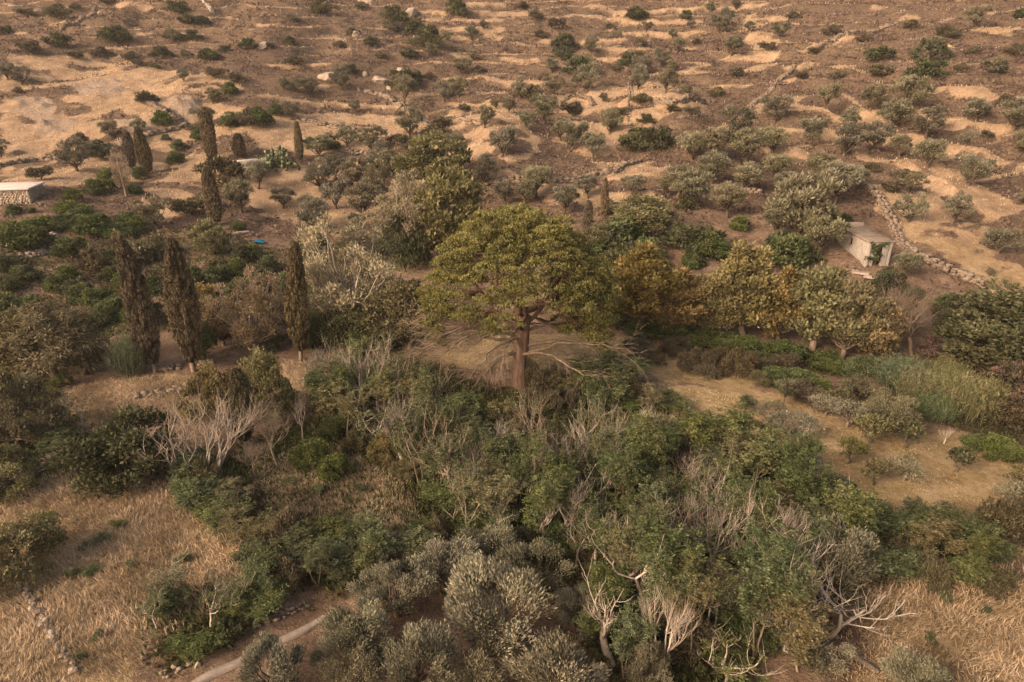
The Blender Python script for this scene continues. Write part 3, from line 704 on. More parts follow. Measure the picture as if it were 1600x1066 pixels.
# ------------------------------------------------------------------ registry of plants
NAME = dict(olive_near=('olive_tree', 'olive tree', 'grey-green olive tree'), olive_mid=('olive_tree', 'olive tree', 'dusty green olive tree'),
    olive_pale=('olive_tree', 'olive tree', 'pale grey-green olive tree'), olive_sparse=('olive_tree', 'olive tree', 'thin-leaved olive tree with open branches'),
    bush_dark=('bush', 'bush', 'dark green rounded bush'), bush_scrub=('scrub_shrub', 'shrub', 'dull brown-green scrub shrub'), bush_green=('bush', 'bush', 'leafy green bush'),
    tree_ochre=('broadleaf_tree', 'tree', 'ochre-leaved upright tree'), tree_yellow=('broadleaf_tree', 'tree', 'yellow-green leafy tree'),
    tree_tan=('broadleaf_tree', 'tree', 'tan thinning tree with pale limbs'), tree_droop=('conifer_tree', 'tree', 'brownish drooping conifer'),
    tree_dark=('broadleaf_tree', 'tree', 'dark green dense tree'), bush_yellow=('bush', 'bush', 'yellow-green tall bush'),
    sapling_dark=('sapling', 'sapling', 'small dark sapling'), sapling_yellow=('sapling', 'sapling', 'small yellow-green sapling'),
    oleander=('oleander_bush', 'bush', 'oleander bush with pink flowers'), cypress=('cypress_tree', 'cypress', 'tall brown-green cypress'),
    cypress_small=('cypress_tree', 'cypress', 'narrow dark cypress'), conifer_grey=('conifer_tree', 'tree', 'grey half-bare conifer'),
    feather=('feathery_tree', 'tree', 'feathery green-leaved tree'), feather_pale=('feathery_tree', 'tree', 'feathery tree with pale forking branches'),
    dead=('bare_tree', 'tree', 'leafless tree with bleached branches'), dead_fine=('bare_tree', 'tree', 'leafless tree with fine brown twigs'),
    low_feather=('feathery_shrub', 'shrub', 'low feathery green shrub'), reed=('reed_clump', 'reeds', 'tan-green clump of tall reeds'),
    reed_green=('reed_clump', 'reeds', 'fresh green clump of tall reeds'), cactus=('prickly_pear', 'cactus', 'prickly pear cactus with flat pads'))
GROUP = dict(olive_near='olive trees', olive_mid='olive trees', olive_pale='olive trees', olive_sparse='olive trees', bush_dark='dark bushes', bush_scrub='scrub bushes on the slopes',
    bush_green='green bushes', feather='feathery trees of the thicket', feather_pale='feathery trees of the thicket', dead='leafless bleached trees', dead_fine='leafless bleached trees',
    low_feather='low shrubs of the thicket', cypress='cypress trees', cypress_small='cypress trees', tree_ochre='ochre trees along the stream', oleander='oleander bushes', sapling_dark='saplings', sapling_yellow='saplings')
THINGS = []     # (object, kind, pixel centre, given label)
NEARK = ('bush_dark', 'bush_scrub', 'bush_green', 'bush_yellow')
CROWNLESS = ('reed', 'reed_green')
_pr = random.Random(5)
def plant(kind, u, v, wpx, hpx=None, label=None, pos=None, rot=None, var=None):
    """stand a plant with its foot at the ground seen at (u,v), wpx wide and hpx tall in the photograph"""
    p = at(u, v) if pos is None else pos
    L = PROTO[kind + '_near' if kind in NEARK and ppm(p) > 17 else kind]; tm, cm, W, Hh = L[_pr.randrange(min(len(L), 8)) if var is None else var]
    s = wpx / ppm(p) / W * (.70 if kind.startswith('cypress') else 1)
    if hpx: 
        sz = hpx / ppm(p) / Hh / .93
    else: sz = s * _pr.uniform(.85, 1.1)
    nm = NAME[kind][0]
    rz = _pr.uniform(0, 6.283) if rot is None else rot
    small = wpx < 26 and kind.startswith('bush')
    if small:
        o = link(nm, cm)
    else:
        o = bpy.data.objects.new(nm, None); COL.objects.link(o)
        if kind == 'cactus': tag(link('pads', cm, o), kind='stuff'); cm = None
        if tm: link('stem' if kind in CROWNLESS else 'trunk', tm, o)
        if cm: link('foliage' if (kind in CROWNLESS or 'bush' in nm or 'shrub' in nm) else 'pads' if kind == 'cactus' else 'crown', cm, o)
    o.location = (p[0], p[1], p[2] - .05); o.rotation_euler = (_pr.gauss(0, .03), _pr.gauss(0, .03), rz); o.scale = (s, s, sz)
    c = pix((p[0], p[1], p[2] + sz * Hh * .5))
    THINGS.append([o, kind, c, label, wpx])
    if kind in GROUP: o['group'] = GROUP[kind]
    o['category'] = NAME[kind][1]
    return o
# ------------------------------------------------------------------ the umbrella pine
def hero_pine():
    p0 = at(812, 600); r = np.random.default_rng(77)
    root = bpy.data.objects.new('umbrella_pine', None); COL.objects.link(root); root.location = p0
    tag(root, 'huge umbrella pine with olive-green domed crown and reddish trunk, tallest tree of the valley', 'tree')
    b = Buf()
    P = np.array([[0,0,-.5],[.05,0,1.2],[-.05,.1,2.6],[.0,.1,4.0],[.05,.1,5.2]])
    b.tube(P, [.74,.55,.50,.47,.44], 12)
    b.tube([[.15,.1,1.2],[.32,.05,2.6],[.42,.0,4.2],[.5,.0,5.6]], [.3,.34,.30,.28], 9)
    link('trunk', b.mesh('pine_trunk', MAT['redbark']), root)
    # clumps of the crown
    cen = []; rad = []
    tries = 0
    while len(cen) < 205 and tries < 20000:
        tries += 1
        a = r.random() * 6.283; q = math.sqrt(r.random()) * 1.0
        x, y = math.cos(a) * q * 6.4, math.sin(a) * q * 4.8
        top = 7.7 + 4.7 * math.sqrt(max(0, 1 - q ** 2.1)) + .9 * (float(fbm(x / 2.4 + 5, y / 2.4 + 2, 2)) - .5) * 3.6
        z = top - abs(r.normal()) * .35 - (r.random() < .15) * r.uniform(.6, 1.4)
        c = np.array([x + .1, y, z]); R_ = r.uniform(.7, 1.25)
        if all(np.linalg.norm((c - o) * [1, 1, 1.25]) > .66 * (R_ + q_) for o, q_ in zip(cen, rad)) : cen.append(c); rad.append(R_)
    for _ in range(54):      # lower boughs on one side
        a = r.uniform(-.45, .9); q = r.uniform(.5, 1.02)
        cen.append(np.array([math.cos(a) * 6.3 * q + .3, math.sin(a) * 4.6 * q, r.uniform(4.4, 8.8) - 1.0 * q])); rad.append(r.uniform(.6, 1.0))
    for _ in range(20):
        a = r.uniform(2.6, 4.0); q = r.uniform(.85, 1.05)
        cen.append(np.array([math.cos(a) * 6.9 * q, math.sin(a) * 4.4 * q, r.uniform(3.6, 7.4)])); rad.append(r.uniform(.45, .75))
    cen = np.array(cen); rad = np.array(rad)
    # each clump is itself a cauliflower of small puffs
    sub = []; srad = []; tone = []
    for c, R_ in zip(cen, rad):
        tt = r.normal() * .06
        for _ in range(22):
            d = unit(r.normal(size=3)); d[2] = abs(d[2]) * .9 - .12
            sub.append(c + d * R_ * np.array([.92, .92, .60])); srad.append(R_ * r.uniform(.20, .32)); tone.append(tt + r.normal() * .05 + .34 * d[2] - .14)  # puff tone rises with height: lit tops and shaded gaps put into colour
    sub = np.array(sub); srad = np.array(srad)
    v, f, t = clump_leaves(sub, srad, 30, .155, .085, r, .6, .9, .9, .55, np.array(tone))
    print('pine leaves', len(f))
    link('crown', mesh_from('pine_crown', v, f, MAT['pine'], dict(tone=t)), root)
    # limbs up into the crown
    b = Buf(); forks = [np.array([0., .1, 4.6]), np.array([.45, 0, 5.2]), np.array([.1, .1, 3.6])]
    mains = []
    for k in range(11):
        a = k * 2.39 + r.normal() * .2; q = r.uniform(.35, .7)
        e = np.array([math.cos(a) * 6.4 * q, math.sin(a) * 5.2 * q, r.uniform(8.2, 10.0)])
        s = forks[k % 2] + np.array([0, 0, r.uniform(-.1, 1.0)])
        P = bent(s, e, r, 8, .12, .05); b.tube(P, np.linspace(.22, .09, 8), 6); mains.append(P)
    allm = np.concatenate(mains)
    for c in cen:
        j = np.argmin(np.linalg.norm(allm - c, axis=1) + np.abs(allm[:, 2] - c[2] + 1) * .5)
        b.tube(bent(allm[j], c, r, 5, .06), np.linspace(.06, .022, 5), 3)
    link('limbs', b.mesh('pine_limbs', MAT['redbark']), root)
    # bare grey lower boughs, mostly towards the left, with long hanging dead twigs
    b = Buf()
    specs = [(2.9, 7.6, 4.9, 4.2), (3.3, 8.0, 4.4, 3.0), (3.7, 7.6, 4.6, 3.3), (4.15, 6.6, 4.3, 2.8), (2.5, 7.0, 5.2, 4.8), (3.05, 6.9, 5.4, 5.2), (3.5, 6.4, 5.3, 4.6),
             (4.5, 5.6, 5.2, 4.4), (3.9, 7.4, 5.0, 4.4), (3.2, 7.8, 3.9, 2.6),
             (-.35, 7.0, 2.9, 3.9), (-.8, 6.4, 3.0, 2.6), (.2, 7.0, 4.6, 4.4), (-.1, 7.6, 3.6, 2.8)]
    for a, L, z0, z1 in specs:
        s = np.array([math.cos(a) * .3, math.sin(a) * .3, z0 - .4]); e = np.array([math.cos(a) * L, math.sin(a) * L * .85, z1])
        P = bent(s, e, r, 11, -.10, .022); rr = np.linspace(.13, .03, 11); b.tube(P, rr, 6)
        for k in range(44 if math.cos(a) < 0 else 16):
            i = r.integers(3, 11); q = P[i]
            d = unit(unit(e - s) * .9 + r.normal(size=3) * [.5, .5, .3] + [0, 0, -.22]); ln = r.uniform(.9, 2.6)
            tw = bent(q, q + d * ln, r, 4, -.12, .05); b.tube(tw, np.linspace(.020, .007, 4), 3)
            for _ in range(2):
                q2 = tw[2]; d2 = unit(d + r.normal(size=3) * .45 + [0, 0, -.15]); b.tube(bent(q2, q2 + d2 * ln * .55, r, 3, -.1), [.012, .009, .005], 3)
    link('dead_bough', b.mesh('pine_dead_boughs', MAT['tanbark']), root)
    b = Buf()
    P = np.array([[0,.1,2.7],[-.9,-.7,2.75],[-2.0,-1.5,2.3],[-3.0,-2.1,1.4],[-3.9,-2.5,.1]]); b.tube(P, [.15,.14,.12,.10,.06], 7)
    b.tube([[-2.0,-1.5,2.3],[-2.4,-2.1,1.2],[-2.7,-2.6,.1]], [.07,.05,.03], 4)
    q = link('drooping_bough', b.mesh('pine_low_bough', MAT['bark']), root); q['label'] = 'grey bare bough bending down to the ground'
    THINGS.append([root, 'hero', (812, 430), root['label'], 320])
hero_pine()

# ------------------------------------------------------------------ hut, shed, walls, path, rocks
def box(V, F, c, s, rz=0, jit=0, r=None):
    n = sum(len(v) for v in V)
    q = np.array([[x, y, z] for x in (-1, 1) for y in (-1, 1) for z in (-1, 1)], float) * .5 * np.array(s)
    if jit: q += r.normal(size=q.shape) * jit * np.array(s)
    c_, s_ = math.cos(rz), math.sin(rz); q = q @ np.array([[c_, s_, 0], [-s_, c_, 0], [0, 0, 1]])
    V.append(q + np.array(c)); F.append(np.array([[0,1,3,2],[4,6,7,5],[0,4,5,1],[2,3,7,6],[0,2,6,4],[1,5,7,3]]) + n)
def boxmesh(name, items, mat, jit=0, r=None, bev=0):
    V = []; F = []
    for it in items: box(V, F, it[0], it[1], it[2] if len(it) > 2 else 0, jit, r)
    return mesh_from(name, np.concatenate(V), np.concatenate(F), mat)
def bevel(o, w_=.03):
    m = o.modifiers.new('edge', 'BEVEL'); m.width = w_; m.segments = 2; m.limit_method = 'ANGLE'; return o
def rock_mesh(seed, flat=.7):
    r = np.random.default_rng(seed); bpy_me = bpy.data.meshes.new('rock')
    import bmesh
    bm = bmesh.new(); bmesh.ops.create_icosphere(bm, subdivisions=2, radius=.5)
    for v in bm.verts:
        c = v.co; k = 1 + .55 * (float(fbm(c.x * 3 + seed, c.y * 3 + c.z * 2, 2)) - .5)
        for _ in range(1): v.co = c * k
        v.co.z *= flat
    r2 = np.random.default_rng(seed)
    for _ in range(5):
        n = Vector(unit(r2.normal(size=3))); d = .33
        for v in bm.verts:
            e = v.co.dot(n) - d * (1 if abs(n.z) < .7 else flat)
            if e > 0: v.co -= n * e
    bm.to_mesh(bpy_me); bm.free(); return bpy_me
ROCKS = [rock_mesh(s) for s in range(6)]
for m_ in ROCKS: m_.materials.append(MAT['stone'])
PROCKS = [rock_mesh(s + 20) for s in range(4)]
for m_ in PROCKS: m_.materials.append(MAT['palestone'])

def hut():
    A = at(1313, 402); B = at(1352, 414); Cc = at(1385, 405)
    # long side runs from the far left corner towards the viewer's right
    o3 = np.array([(B[0] + A[0]) / 2, (A[1] + B[1]) / 2, min(A[2], B[2])])
    root = bpy.data.objects.new('ruined_hut', None); COL.objects.link(root)
    pos = at(1347, 394); root.location = (pos[0], pos[1], pos[2] - .1)
    root.rotation_euler = (0, 0, R(-87))
    tag(root, 'small flat-roofed hut with peeling whitewashed walls and a vine at its door', 'hut')
    L, Wd, Hh = 6.3, 2.6, 2.0; t = .28
    # local x: along the length (towards viewer right), local y: away; facing side at -y
    def part(nm, items, mat, bv=.02):
        o = link(nm, boxmesh(nm, items, MAT[mat]), root); return bevel(o, bv) if bv else o
    x0, x1, y0, y1 = -L/2, L/2, -Wd/2, Wd/2
    hz0 = Hh - 1.9       # walls run 1.9 m into the bank
    part('wall', [((-1.95, y0 + t/2, .05), (2.7, t, 3.9)), ((1.65, y0 + t/2, .05), (3.3, t, 3.9)), ((-.3, y0 + t/2, -.5), (.6, t, 2.8)), ((-.3, y0 + t/2, 1.8), (.6, t, .4))], 'plaster')
    part('wall', [((0, y1 - t/2, .05), (L, t, 3.9))], 'plaster')
    part('wall', [((x0 + t/2, 0, .05), (t - .02, Wd - 2*t, 3.9))], 'plaster')
    part('wall', [((x1 - t/2, -.72, .05), (t - .02, .50, 3.9)), ((x1 - t/2, .65, .05), (t - .02, .64, 3.9)), ((x1 - t/2, -.07, 1.85), (t - .02, .80, .3))], 'plaster')
    part('roof_slab', [((0, 0, 2.07), (L + .2, Wd + .2, .13))], 'roofslab')
    part('parapet', [((x0 - .02, 0, 2.38), (.22, Wd + .1, .5))], 'concrete')
    part('roof_edge', [((.6, 0, 2.16), (.12, Wd, .05))], 'concrete')
    part('roof_edge', [((0, y0 + .02, 2.17), (L - .3, .14, .07))], 'concrete')
    w_ = link('window', boxmesh('window', [((-.3, y0 + .2, 1.25), (.58, .05, .72))], MAT['room_shade']), root)  # near-black panel paints the shade of the room into the opening
    bevel(link('frame', boxmesh('window_frame', [((-.62, y0 + .03, 1.25), (.05, .1, .8)), ((.02, y0 + .03, 1.25), (.05, .1, .8)), ((-.3, y0 + .03, 1.63), (.57, .1, .05)), ((-.3, y0 + .03, .88), (.57, .14, .05))], MAT['concrete']), w_), .01)
    d_ = link('door', boxmesh('door', [((x1 - .12, -.07, .8), (.06, .78, 1.9))], MAT['wood']), root)
    link('handle', boxmesh('door_handle', [((x1 - .06, .2, .9), (.05, .05, .16))], MAT['bark']), d_)
    link('floor', boxmesh('hut_floor', [((0, 0, -.05), (L - 2*t - .04, Wd - 2*t - .04, .1))], MAT['concrete']), root)
    c = pix(pos + np.array([0, 0, 1.5])); THINGS.append([root, 'landmark', c, root['label'], 75])
    # vine
    r = np.random.default_rng(9); rm = Matrix.Rotation(R(-87), 3, 'Z')
    q = np.array([[x1 + .25 + r.normal() * .15, -.5 + r.normal() * .35, r.uniform(.2, 1.9)] for _ in range(14)])
    v, f, t_ = clump_leaves(q, np.full(14, .22), 50, .22, .15, r, .2, .9, .5, .3)
    vo = link('climbing_vine', mesh_from('vine', v, f, MAT['bright'], dict(tone=t_))); vo.location = root.location; vo.rotation_euler = root.rotation_euler
    tag(vo, 'green vine climbing round the red-brown door of the peeling hut', 'vine')
hut()

def shed():
    pos = at(22, 322); root = bpy.data.objects.new('stone_shed', None); COL.objects.link(root)
    root.location = (pos[0] - 3.6, pos[1] + 2, pos[2] - .3); root.rotation_euler = (0, 0, R(9))
    tag(root, 'low rubble-stone shed with a flat whitewashed roof slab', 'shed')
    r = np.random.default_rng(3); k = 0
    W_, D_, H_ = 10.5, 4.4, 2.3
    link('wall', boxmesh('shed_core', [((0, 0, H_/2 - .4), (W_ - .5, D_ - .5, H_ + .6))], MAT['stone']), root)
    it = []
    for face in range(2):
        z = -.6
        while z < H_:
            h_ = r.uniform(.16, .28); 
            a = -W_/2 if face == 0 else -D_/2; end = -a
            while a < end:
                l_ = r.uniform(.22, .55); l_ = min(l_, end - a)
                cx = a + l_/2
                pp = (cx, -D_/2 + .17 + r.normal() * .02, z + h_/2) if face == 0 else (W_/2 - .17 + r.normal() * .02, cx, z + h_/2)
                s = (l_ * .93, .32, h_ * .9) if face == 0 else (.32, l_ * .93, h_ * .9)
                it.append((pp, s)); a += l_
            z += h_
    st = link('stones', boxmesh('shed_stones', it, MAT['palestone'], .05, r), root); st['kind'] = 'stuff'
    bevel(link('roof_slab', boxmesh('shed_roof', [((0, 0, H_ + .11), (W_ + .4, D_ + .4, .24))], MAT['whitewash']), root), .04)
    THINGS.append([root, 'landmark', (35, 300), root['label'], 70])
shed()

def polyline(pts, step):
    P = [at(*p) for p in pts]; o = []
    for a, b in zip(P[:-1], P[1:]):
        n = max(1, int(np.linalg.norm((b - a)[:2]) / step))
        for i in range(n): o.append(a + (b - a) * i / n)
    o.append(P[-1]); o = np.array(o); o[:, 2] = hz(o[:, 0], o[:, 1]); return o
def wall(pts, label, h=.8, wd=.5, size=.32, seed=0, single=False, pale=False):
    r = np.random.default_rng(seed + 50); P = polyline(pts, size * .8)
    mid = P[len(P) // 2]
    root = bpy.data.objects.new('dry_stone_wall', None); COL.objects.link(root); root.location = mid
    tag(root, label, 'wall', 'dry stone walls')
    T = unit(np.gradient(P[:, :2], axis=0)); Nn = np.stack([-T[:, 1], T[:, 0]], 1)
    if single:
        for k, p in enumerate(P):
            for lay in range(2):
                o = link('stone', (PROCKS if r.random() < .3 else ROCKS)[r.integers(0, 4)], root)
                off = r.normal() * wd * .3
                s = size * r.uniform(.5, 1.5)
                o.location = np.array([p[0] + Nn[k, 0] * off, p[1] + Nn[k, 1] * off, p[2] + lay * size * .5 + .02]) - mid
                o.rotation_euler = (r.normal() * .2, r.normal() * .2, r.random() * 6); o.scale = (s * 1.2, s, s * .9)
    else:
        it = []
        lays = max(1, int(h / (size * .75)))
        for k, p in enumerate(P):
            if r.random() < .04: continue
            hh = lays - (r.random() < .3) - (r.random() < .15)
            for lay in range(hh):
                for sd_ in (-.5, .5):
                    off = sd_ * wd * (1 - .3 * lay / lays) + r.normal() * .06; s = size * r.uniform(.7, 1.35)
                    it.append(((p[0] + Nn[k, 0] * off - mid[0], p[1] + Nn[k, 1] * off - mid[1], p[2] - mid[2] + lay * size * .72 + size * .2), (s * 1.3, s * .9, s * .8), math.atan2(T[k, 1], T[k, 0]) + r.normal() * .3))
        o = link('stones', boxmesh('wall_stones', it, MAT['palestone' if pale else 'stone'], .08, r), root); o['kind'] = 'stuff'
    c = pix(mid); THINGS.append([root, 'wall', c, label, 100])
wall([(22, 905), (35, 920), (52, 948), (75, 985), (100, 1020), (118, 1050)], 'low tumbled wall of pale stones between two dry grass fields', size=.25, wd=.30, seed=1, single=True)
wall([(1362, 298), (1380, 325), (1395, 352), (1405, 380), (1430, 400), (1470, 420), (1520, 440), (1558, 462)], 'long grey terrace wall curving above the ruined hut', .9, .6, .36, 2)
wall([(0, 765), (30, 755), (60, 735), (85, 722), (110, 700)], 'mossy rubble wall beside the ochre bushes', .6, .5, .35, 3)
wall([(240, 1062), (300, 1035), (340, 1005), (380, 985), (430, 965), (480, 945)], 'broken stone edge above the dirt track under the feathery trees', .16, .3, .15, 4)
wall([(884, 157), (890, 150), (905, 148), (922, 155), (927, 166)], 'curved stone arc on the pale dry terraces', .7, .5, .36, 5)
wall([(1022, 160), (1050, 164), (1098, 162)], 'short straight terrace wall under a lone olive tree', 1.2, .6, .5, 6)
wall([(984, 128), (986, 150), (982, 175), (984, 192)], 'thin field wall running straight down the dry slope', .5, .5, .34, 7)
wall([(460, 186), (490, 192), (520, 200), (560, 206)], 'grey wall along the lower edge of the flat straw field', .9, .5, .5, 8)
wall([(528, 234), (555, 240), (585, 246)], 'short dark wall between two olive trees on the straw slope', .9, .5, .45, 9)
wall([(560, 142), (600, 150), (630, 170), (655, 190), (670, 200)], 'winding rubble wall descending between rocks and olives', .8, .6, .5, 10)
wall([(0, 262), (60, 252), (120, 243), (200, 226), (260, 205), (292, 195)], 'long terrace wall behind the stone shed', .9, .5, .5, 11)
wall([(225, 160), (250, 172), (275, 185), (292, 197)], 'tumbled wall running down beside the bare rock slope', .9, .6, .5, 12)
wall([(150, 15), (142, 28), (120, 38), (98, 45)], 'wall climbing diagonally across the brown hilltop', .9, .5, .6, 13)
wall([(312, 0), (325, 10), (333, 22)], 'short pale wall at the very top of the slope', .9, .5, .6, 14, pale=True)
wall([(0, 395), (40, 385), (90, 372)], 'rubble terrace edge below the green hedges', .8, .8, .35, 15, pale=True)
wall([(20, 405), (60, 398), (95, 388)], 'second tumbled stone bank beneath the green hedges', .6, .8, .35, 16, pale=True)
wall([(240, 578), (280, 575), (330, 566)], 'stone edging behind the feet of the twin tall cypresses', .5, .6, .35, 17)
wall([(215, 620), (270, 610), (305, 600)], 'low dirt and stone step across the tan meadow', .35, .4, .3, 18)
wall([(1165, 175), (1180, 160), (1205, 140), (1225, 120), (1240, 105)], 'grey wall climbing the brown slope in the middle', .7, .5, .36, 19)
wall([(1280, 75), (1320, 55), (1370, 48), (1400, 40)], 'grey wall across the dark upper slope', .9, .5, .5, 20)
wall([(1050, 288), (1120, 296), (1190, 302)], 'retaining wall under the row of round olives', .9, .5, .4, 21)
wall([(760, 288), (830, 282), (900, 284), (960, 270), (1000, 255)], 'long curved field edge below the dark oval bush', .7, .5, .45, 22)
wall([(860, 580), (900, 590), (940, 600)], 'scattered rubble line below the umbrella pine', .4, .9, .3, 23)
wall([(620, 850), (660, 838), (700, 832)], 'dark stone bank where the olive grove meets the thicket', .5, .6, .3, 24)
wall([(700, 184), (735, 190), (750, 196)], 'short stone edge in the pale straw field', .7, .5, .5, 25)

# the white ruin by the prickly pears and the small white step
def little(name, label, cat, items, mat, u, v, rz):
    pos = at(u, v); o = link(name, boxmesh(name, items, MAT[mat], .03, np.random.default_rng(int(u)))); o.location = pos; o.rotation_euler = (0, 0, rz); bevel(o, .04)
    tag(o, label, cat); THINGS.append([o, 'landmark', (u, v), label, 30]); return o
little('field_trough', 'long low whitewashed trough beside the prickly pears', 'trough', [((0, -.45, .2), (4.2, .25, .9)), ((0, .55, .2), (4.2, .25, .9)), ((-1.97, .05, .2), (.25, .74, .86)), ((1.97, .05, .2), (.25, .74, .86)), ((0, .05, .1), (3.6, .7, .3))], 'whitewash', 392, 256, R(38))
little('broken_slab', 'broken pale concrete slab leaning among bushes near the stream garden', 'slab', [((0, 0, .2), (2.0, .5, .25)), ((.2, .6, .15), (1.5, .45, .22))], 'palestone', 377, 366, R(30))
little('broken_slab', 'cracked slabs lying before the ruined hut', 'slab', [((0, 0, .1), (1.6, .9, .2)), ((1.0, -.9, .05), (1.3, .7, .2)), ((-.8, .8, .1), (1.0, .6, .2))], 'palestone', 1345, 428, R(-30))
# blue tarpaulin heap
def tarp():
    r = np.random.default_rng(4); n = 14; X, Y = np.meshgrid(np.linspace(-1.1, 1.1, n), np.linspace(-.7, .7, n))
    Z = .55 * np.exp(-(X ** 2 + Y ** 2 * 2)) + .18 * fbm(X * 3, Y * 3, 3); i = np.arange(n * n).reshape(n, n)
    top = np.stack([X.ravel() + r.normal(size=n*n) * .03, Y.ravel(), Z.ravel()], 1); bot = top.copy(); bot[:, 2] = -.1
    Ft = np.stack([i[:-1, :-1], i[:-1, 1:], i[1:, 1:], i[1:, :-1]], -1).reshape(-1, 4)
    o = link('tarpaulin', mesh_from('tarpaulin', np.concatenate([top, bot]), np.concatenate([Ft, Ft[:, ::-1] + n * n]), MAT['tarp'], None, True)); o.location = at(405, 380); o.scale = (.62, .62, .8)
    tag(o, 'crumpled bright blue tarpaulin heaped on bare soil', 'tarpaulin'); THINGS.append([o, 'landmark', (405, 377), o['label'], 12])
tarp()

# concrete channel kerb and dirt track
def ribbon(name, pts, wd, ht, mat, lift=.02, seg=.5, jit=.0):
    P = polyline(pts, seg); T = unit(np.gradient(P[:, :2], axis=0)); Nn = np.stack([-T[:, 1], T[:, 0]], 1)
    r = np.random.default_rng(2); w2 = wd / 2 * (1 + jit * (fbm(P[:, 0] * .8, P[:, 1] * .8, 3) - .5))
    L_ = P[:, :2] + Nn * w2[:, None]; Rr = P[:, :2] - Nn * w2[:, None]
    zt = np.maximum(hz(L_[:, 0], L_[:, 1]), hz(Rr[:, 0], Rr[:, 1])) + ht + lift; n = len(P)
    V = np.concatenate([np.c_[L_, zt], np.c_[Rr, zt], np.c_[Rr, zt - ht - .5], np.c_[L_, zt - ht - .5]]); i = np.arange(n - 1)
    F = []
    for a, b in ((0, 1), (1, 2), (3, 0)): F.append(np.stack([i + a*n, i + 1 + a*n, i + 1 + b*n, i + b*n], 1)[:, ::-1])
    return link(name, mesh_from(name, V, np.concatenate(F), mat))
ch = ribbon('channel_kerb', [(280, 1085), (330, 1055), (370, 1038), (420, 1012), (470, 988), (512, 964)], .36, .09, MAT['concrete'], .0, .3, 1.1)
tag(ch, 'cracked pale concrete kerb running between the olives and the dirt track', 'kerb'); THINGS.append([ch, 'landmark', (430, 1010), ch['label'], 60])
rb = ribbon('channel_kerb', [(1290, 1008), (1330, 1025), (1372, 1052)], .22, .10, MAT['stone'], .03, .3, .8)
tag(rb, 'narrow stone-edged ditch kerb under dark bushes', 'kerb'); THINGS.append([rb, 'landmark', (1330, 1028), rb['label'], 60])

for k, (u, v, s, flat, lab) in enumerate([(512,122,30,1,'split pale boulder beside a scrub bush'),(525,126,18,1,'smaller pale boulder leaning on the split one'),(594,128,24,1,'bright pointed white rock among brown scrub'),(588,124,14,1,'small white rock touching the bright pointed rock'),
   (627,110,14,1,'upright white rock above the dark bushes'),(573,3,26,1,'wide pale boulder at the hilltop rim'),(582,8,20,1,'second pale boulder at the hilltop rim'),(640,24,26,1,'flat rock by the pale hilltop clearing'),
   (410,74,20,1,'grey slab rock on the brown slope'),(556,56,16,1,'pale rock tucked beside a hill bush'),(609,140,14,1,'low white stone near the winding wall'),(570,118,12,1,'isolated small rock above the split boulder'),
   (370,235,16,1,'rock block by the lone tapering cypress'),(880,190,12,1,'white stone in the olive terraces'),(1057,925,18,1,'rounded grey stone in the bare gap of the thicket'),(1085,910,12,1,'small pale stone in the bare gap of the thicket'),
   (30,915,14,1,'whitish corner stone at the head of the tumbled wall'),(310,1040,14,1,'grey stone at the edge of the dirt track'),(125,1045,12,1,'stone at the foot of the tumbled wall'),(480,948,10,1,'pale stone beside the gnarled tangerine-green tree')]):
    p = at(u, v); o = link('boulder', PROCKS[k % 4]); q = s / ppm(p); o.location = p; o.scale = (q * 1.2, q, q * .95); o.rotation_euler = (.2, .1 * k, k * 1.3)
    tag(o, lab.replace('tangerine-green', 'round'), 'rock', 'boulders'); THINGS.append([o, 'rock', (u, v), o['label'], s])

# ------------------------------------------------------------------ plants seen in the photograph
P_ = plant
P_('cypress', 243, 582, 52, 196, 'first of the twin tall cypresses, bare trunk foot beside the meadow', var=0, rot=.5)
P_('cypress', 303, 580, 56, 200, 'second of the twin tall cypresses, beside the small ochre tree', var=1, rot=2)
P_('cypress', 470, 562, 44, 172, 'tall narrow cypress in front of the tan plane tree', var=1, rot=4)
P_('cypress', 385, 694, 50, 122, 'short stout cypress before the yellow-green bush', var=0, rot=1)
P_('cypress_small', 333, 254, 28, 76, 'dark spindle-shaped cypress alone above the dry slope', var=0)
P_('cypress_small', 470, 253, 17, 56, 'slim tapering cypress beside the prickly pears', var=1)
P_('cypress_small', 338, 352, 32, 84, 'dense cypress standing in grey scrub above the garden', var=0)
P_('cypress_small', 206, 264, 26, 52, 'smaller of the two touching cypresses on the left terraces', var=0)
P_('cypress_small', 232, 272, 28, 66, 'larger of the two touching cypresses on the left terraces', var=0)
P_('cypress_small', 376, 246, 26, 34, 'stunted dark cypress beside the dark spindle-shaped one', var=0)
P_('conifer_grey', 198, 308, 24, 72, 'grey half-bare conifer in front of the touching cypresses')
P_('cypress_small', 917, 362, 20, 46, 'low slender cypress behind the umbrella pine', var=1)
P_('cypress_small', 943, 362, 17, 76, 'tall slender cypress behind the umbrella pine', var=1)
for a in [(1000,515,105,125,'ochre upright tree nearest the umbrella pine, with the tallest golden top'),(1055,525,85,100,'ochre rounded tree in the row beside the golden-topped one'),(1105,525,70,90,'small ochre tree in the middle of the stream row'),
          (1160,525,105,132,'broad golden-ochre tree in the middle of the stream row'),(1215,535,80,110,'ochre-green tree behind the broad golden one'),(1360,560,70,90,'ochre cone-shaped tree at the end of the stream row'),(325,520,55,72,'small ochre tree behind the second twin cypress')]:
    P_('tree_ochre', *a)
for a in [(1270,545,95,120,'olive-green tree in the row below the ruined hut'),(1315,560,85,110,'green-gold rounded tree below the ruined hut slabs'),(682,300,92,80,'yellow-green treetop rising behind the pale-limbed stream tree'),(640,545,70,100,'thin olive-green tree under the left side of the umbrella pine')]:
    P_('tree_yellow', *a)
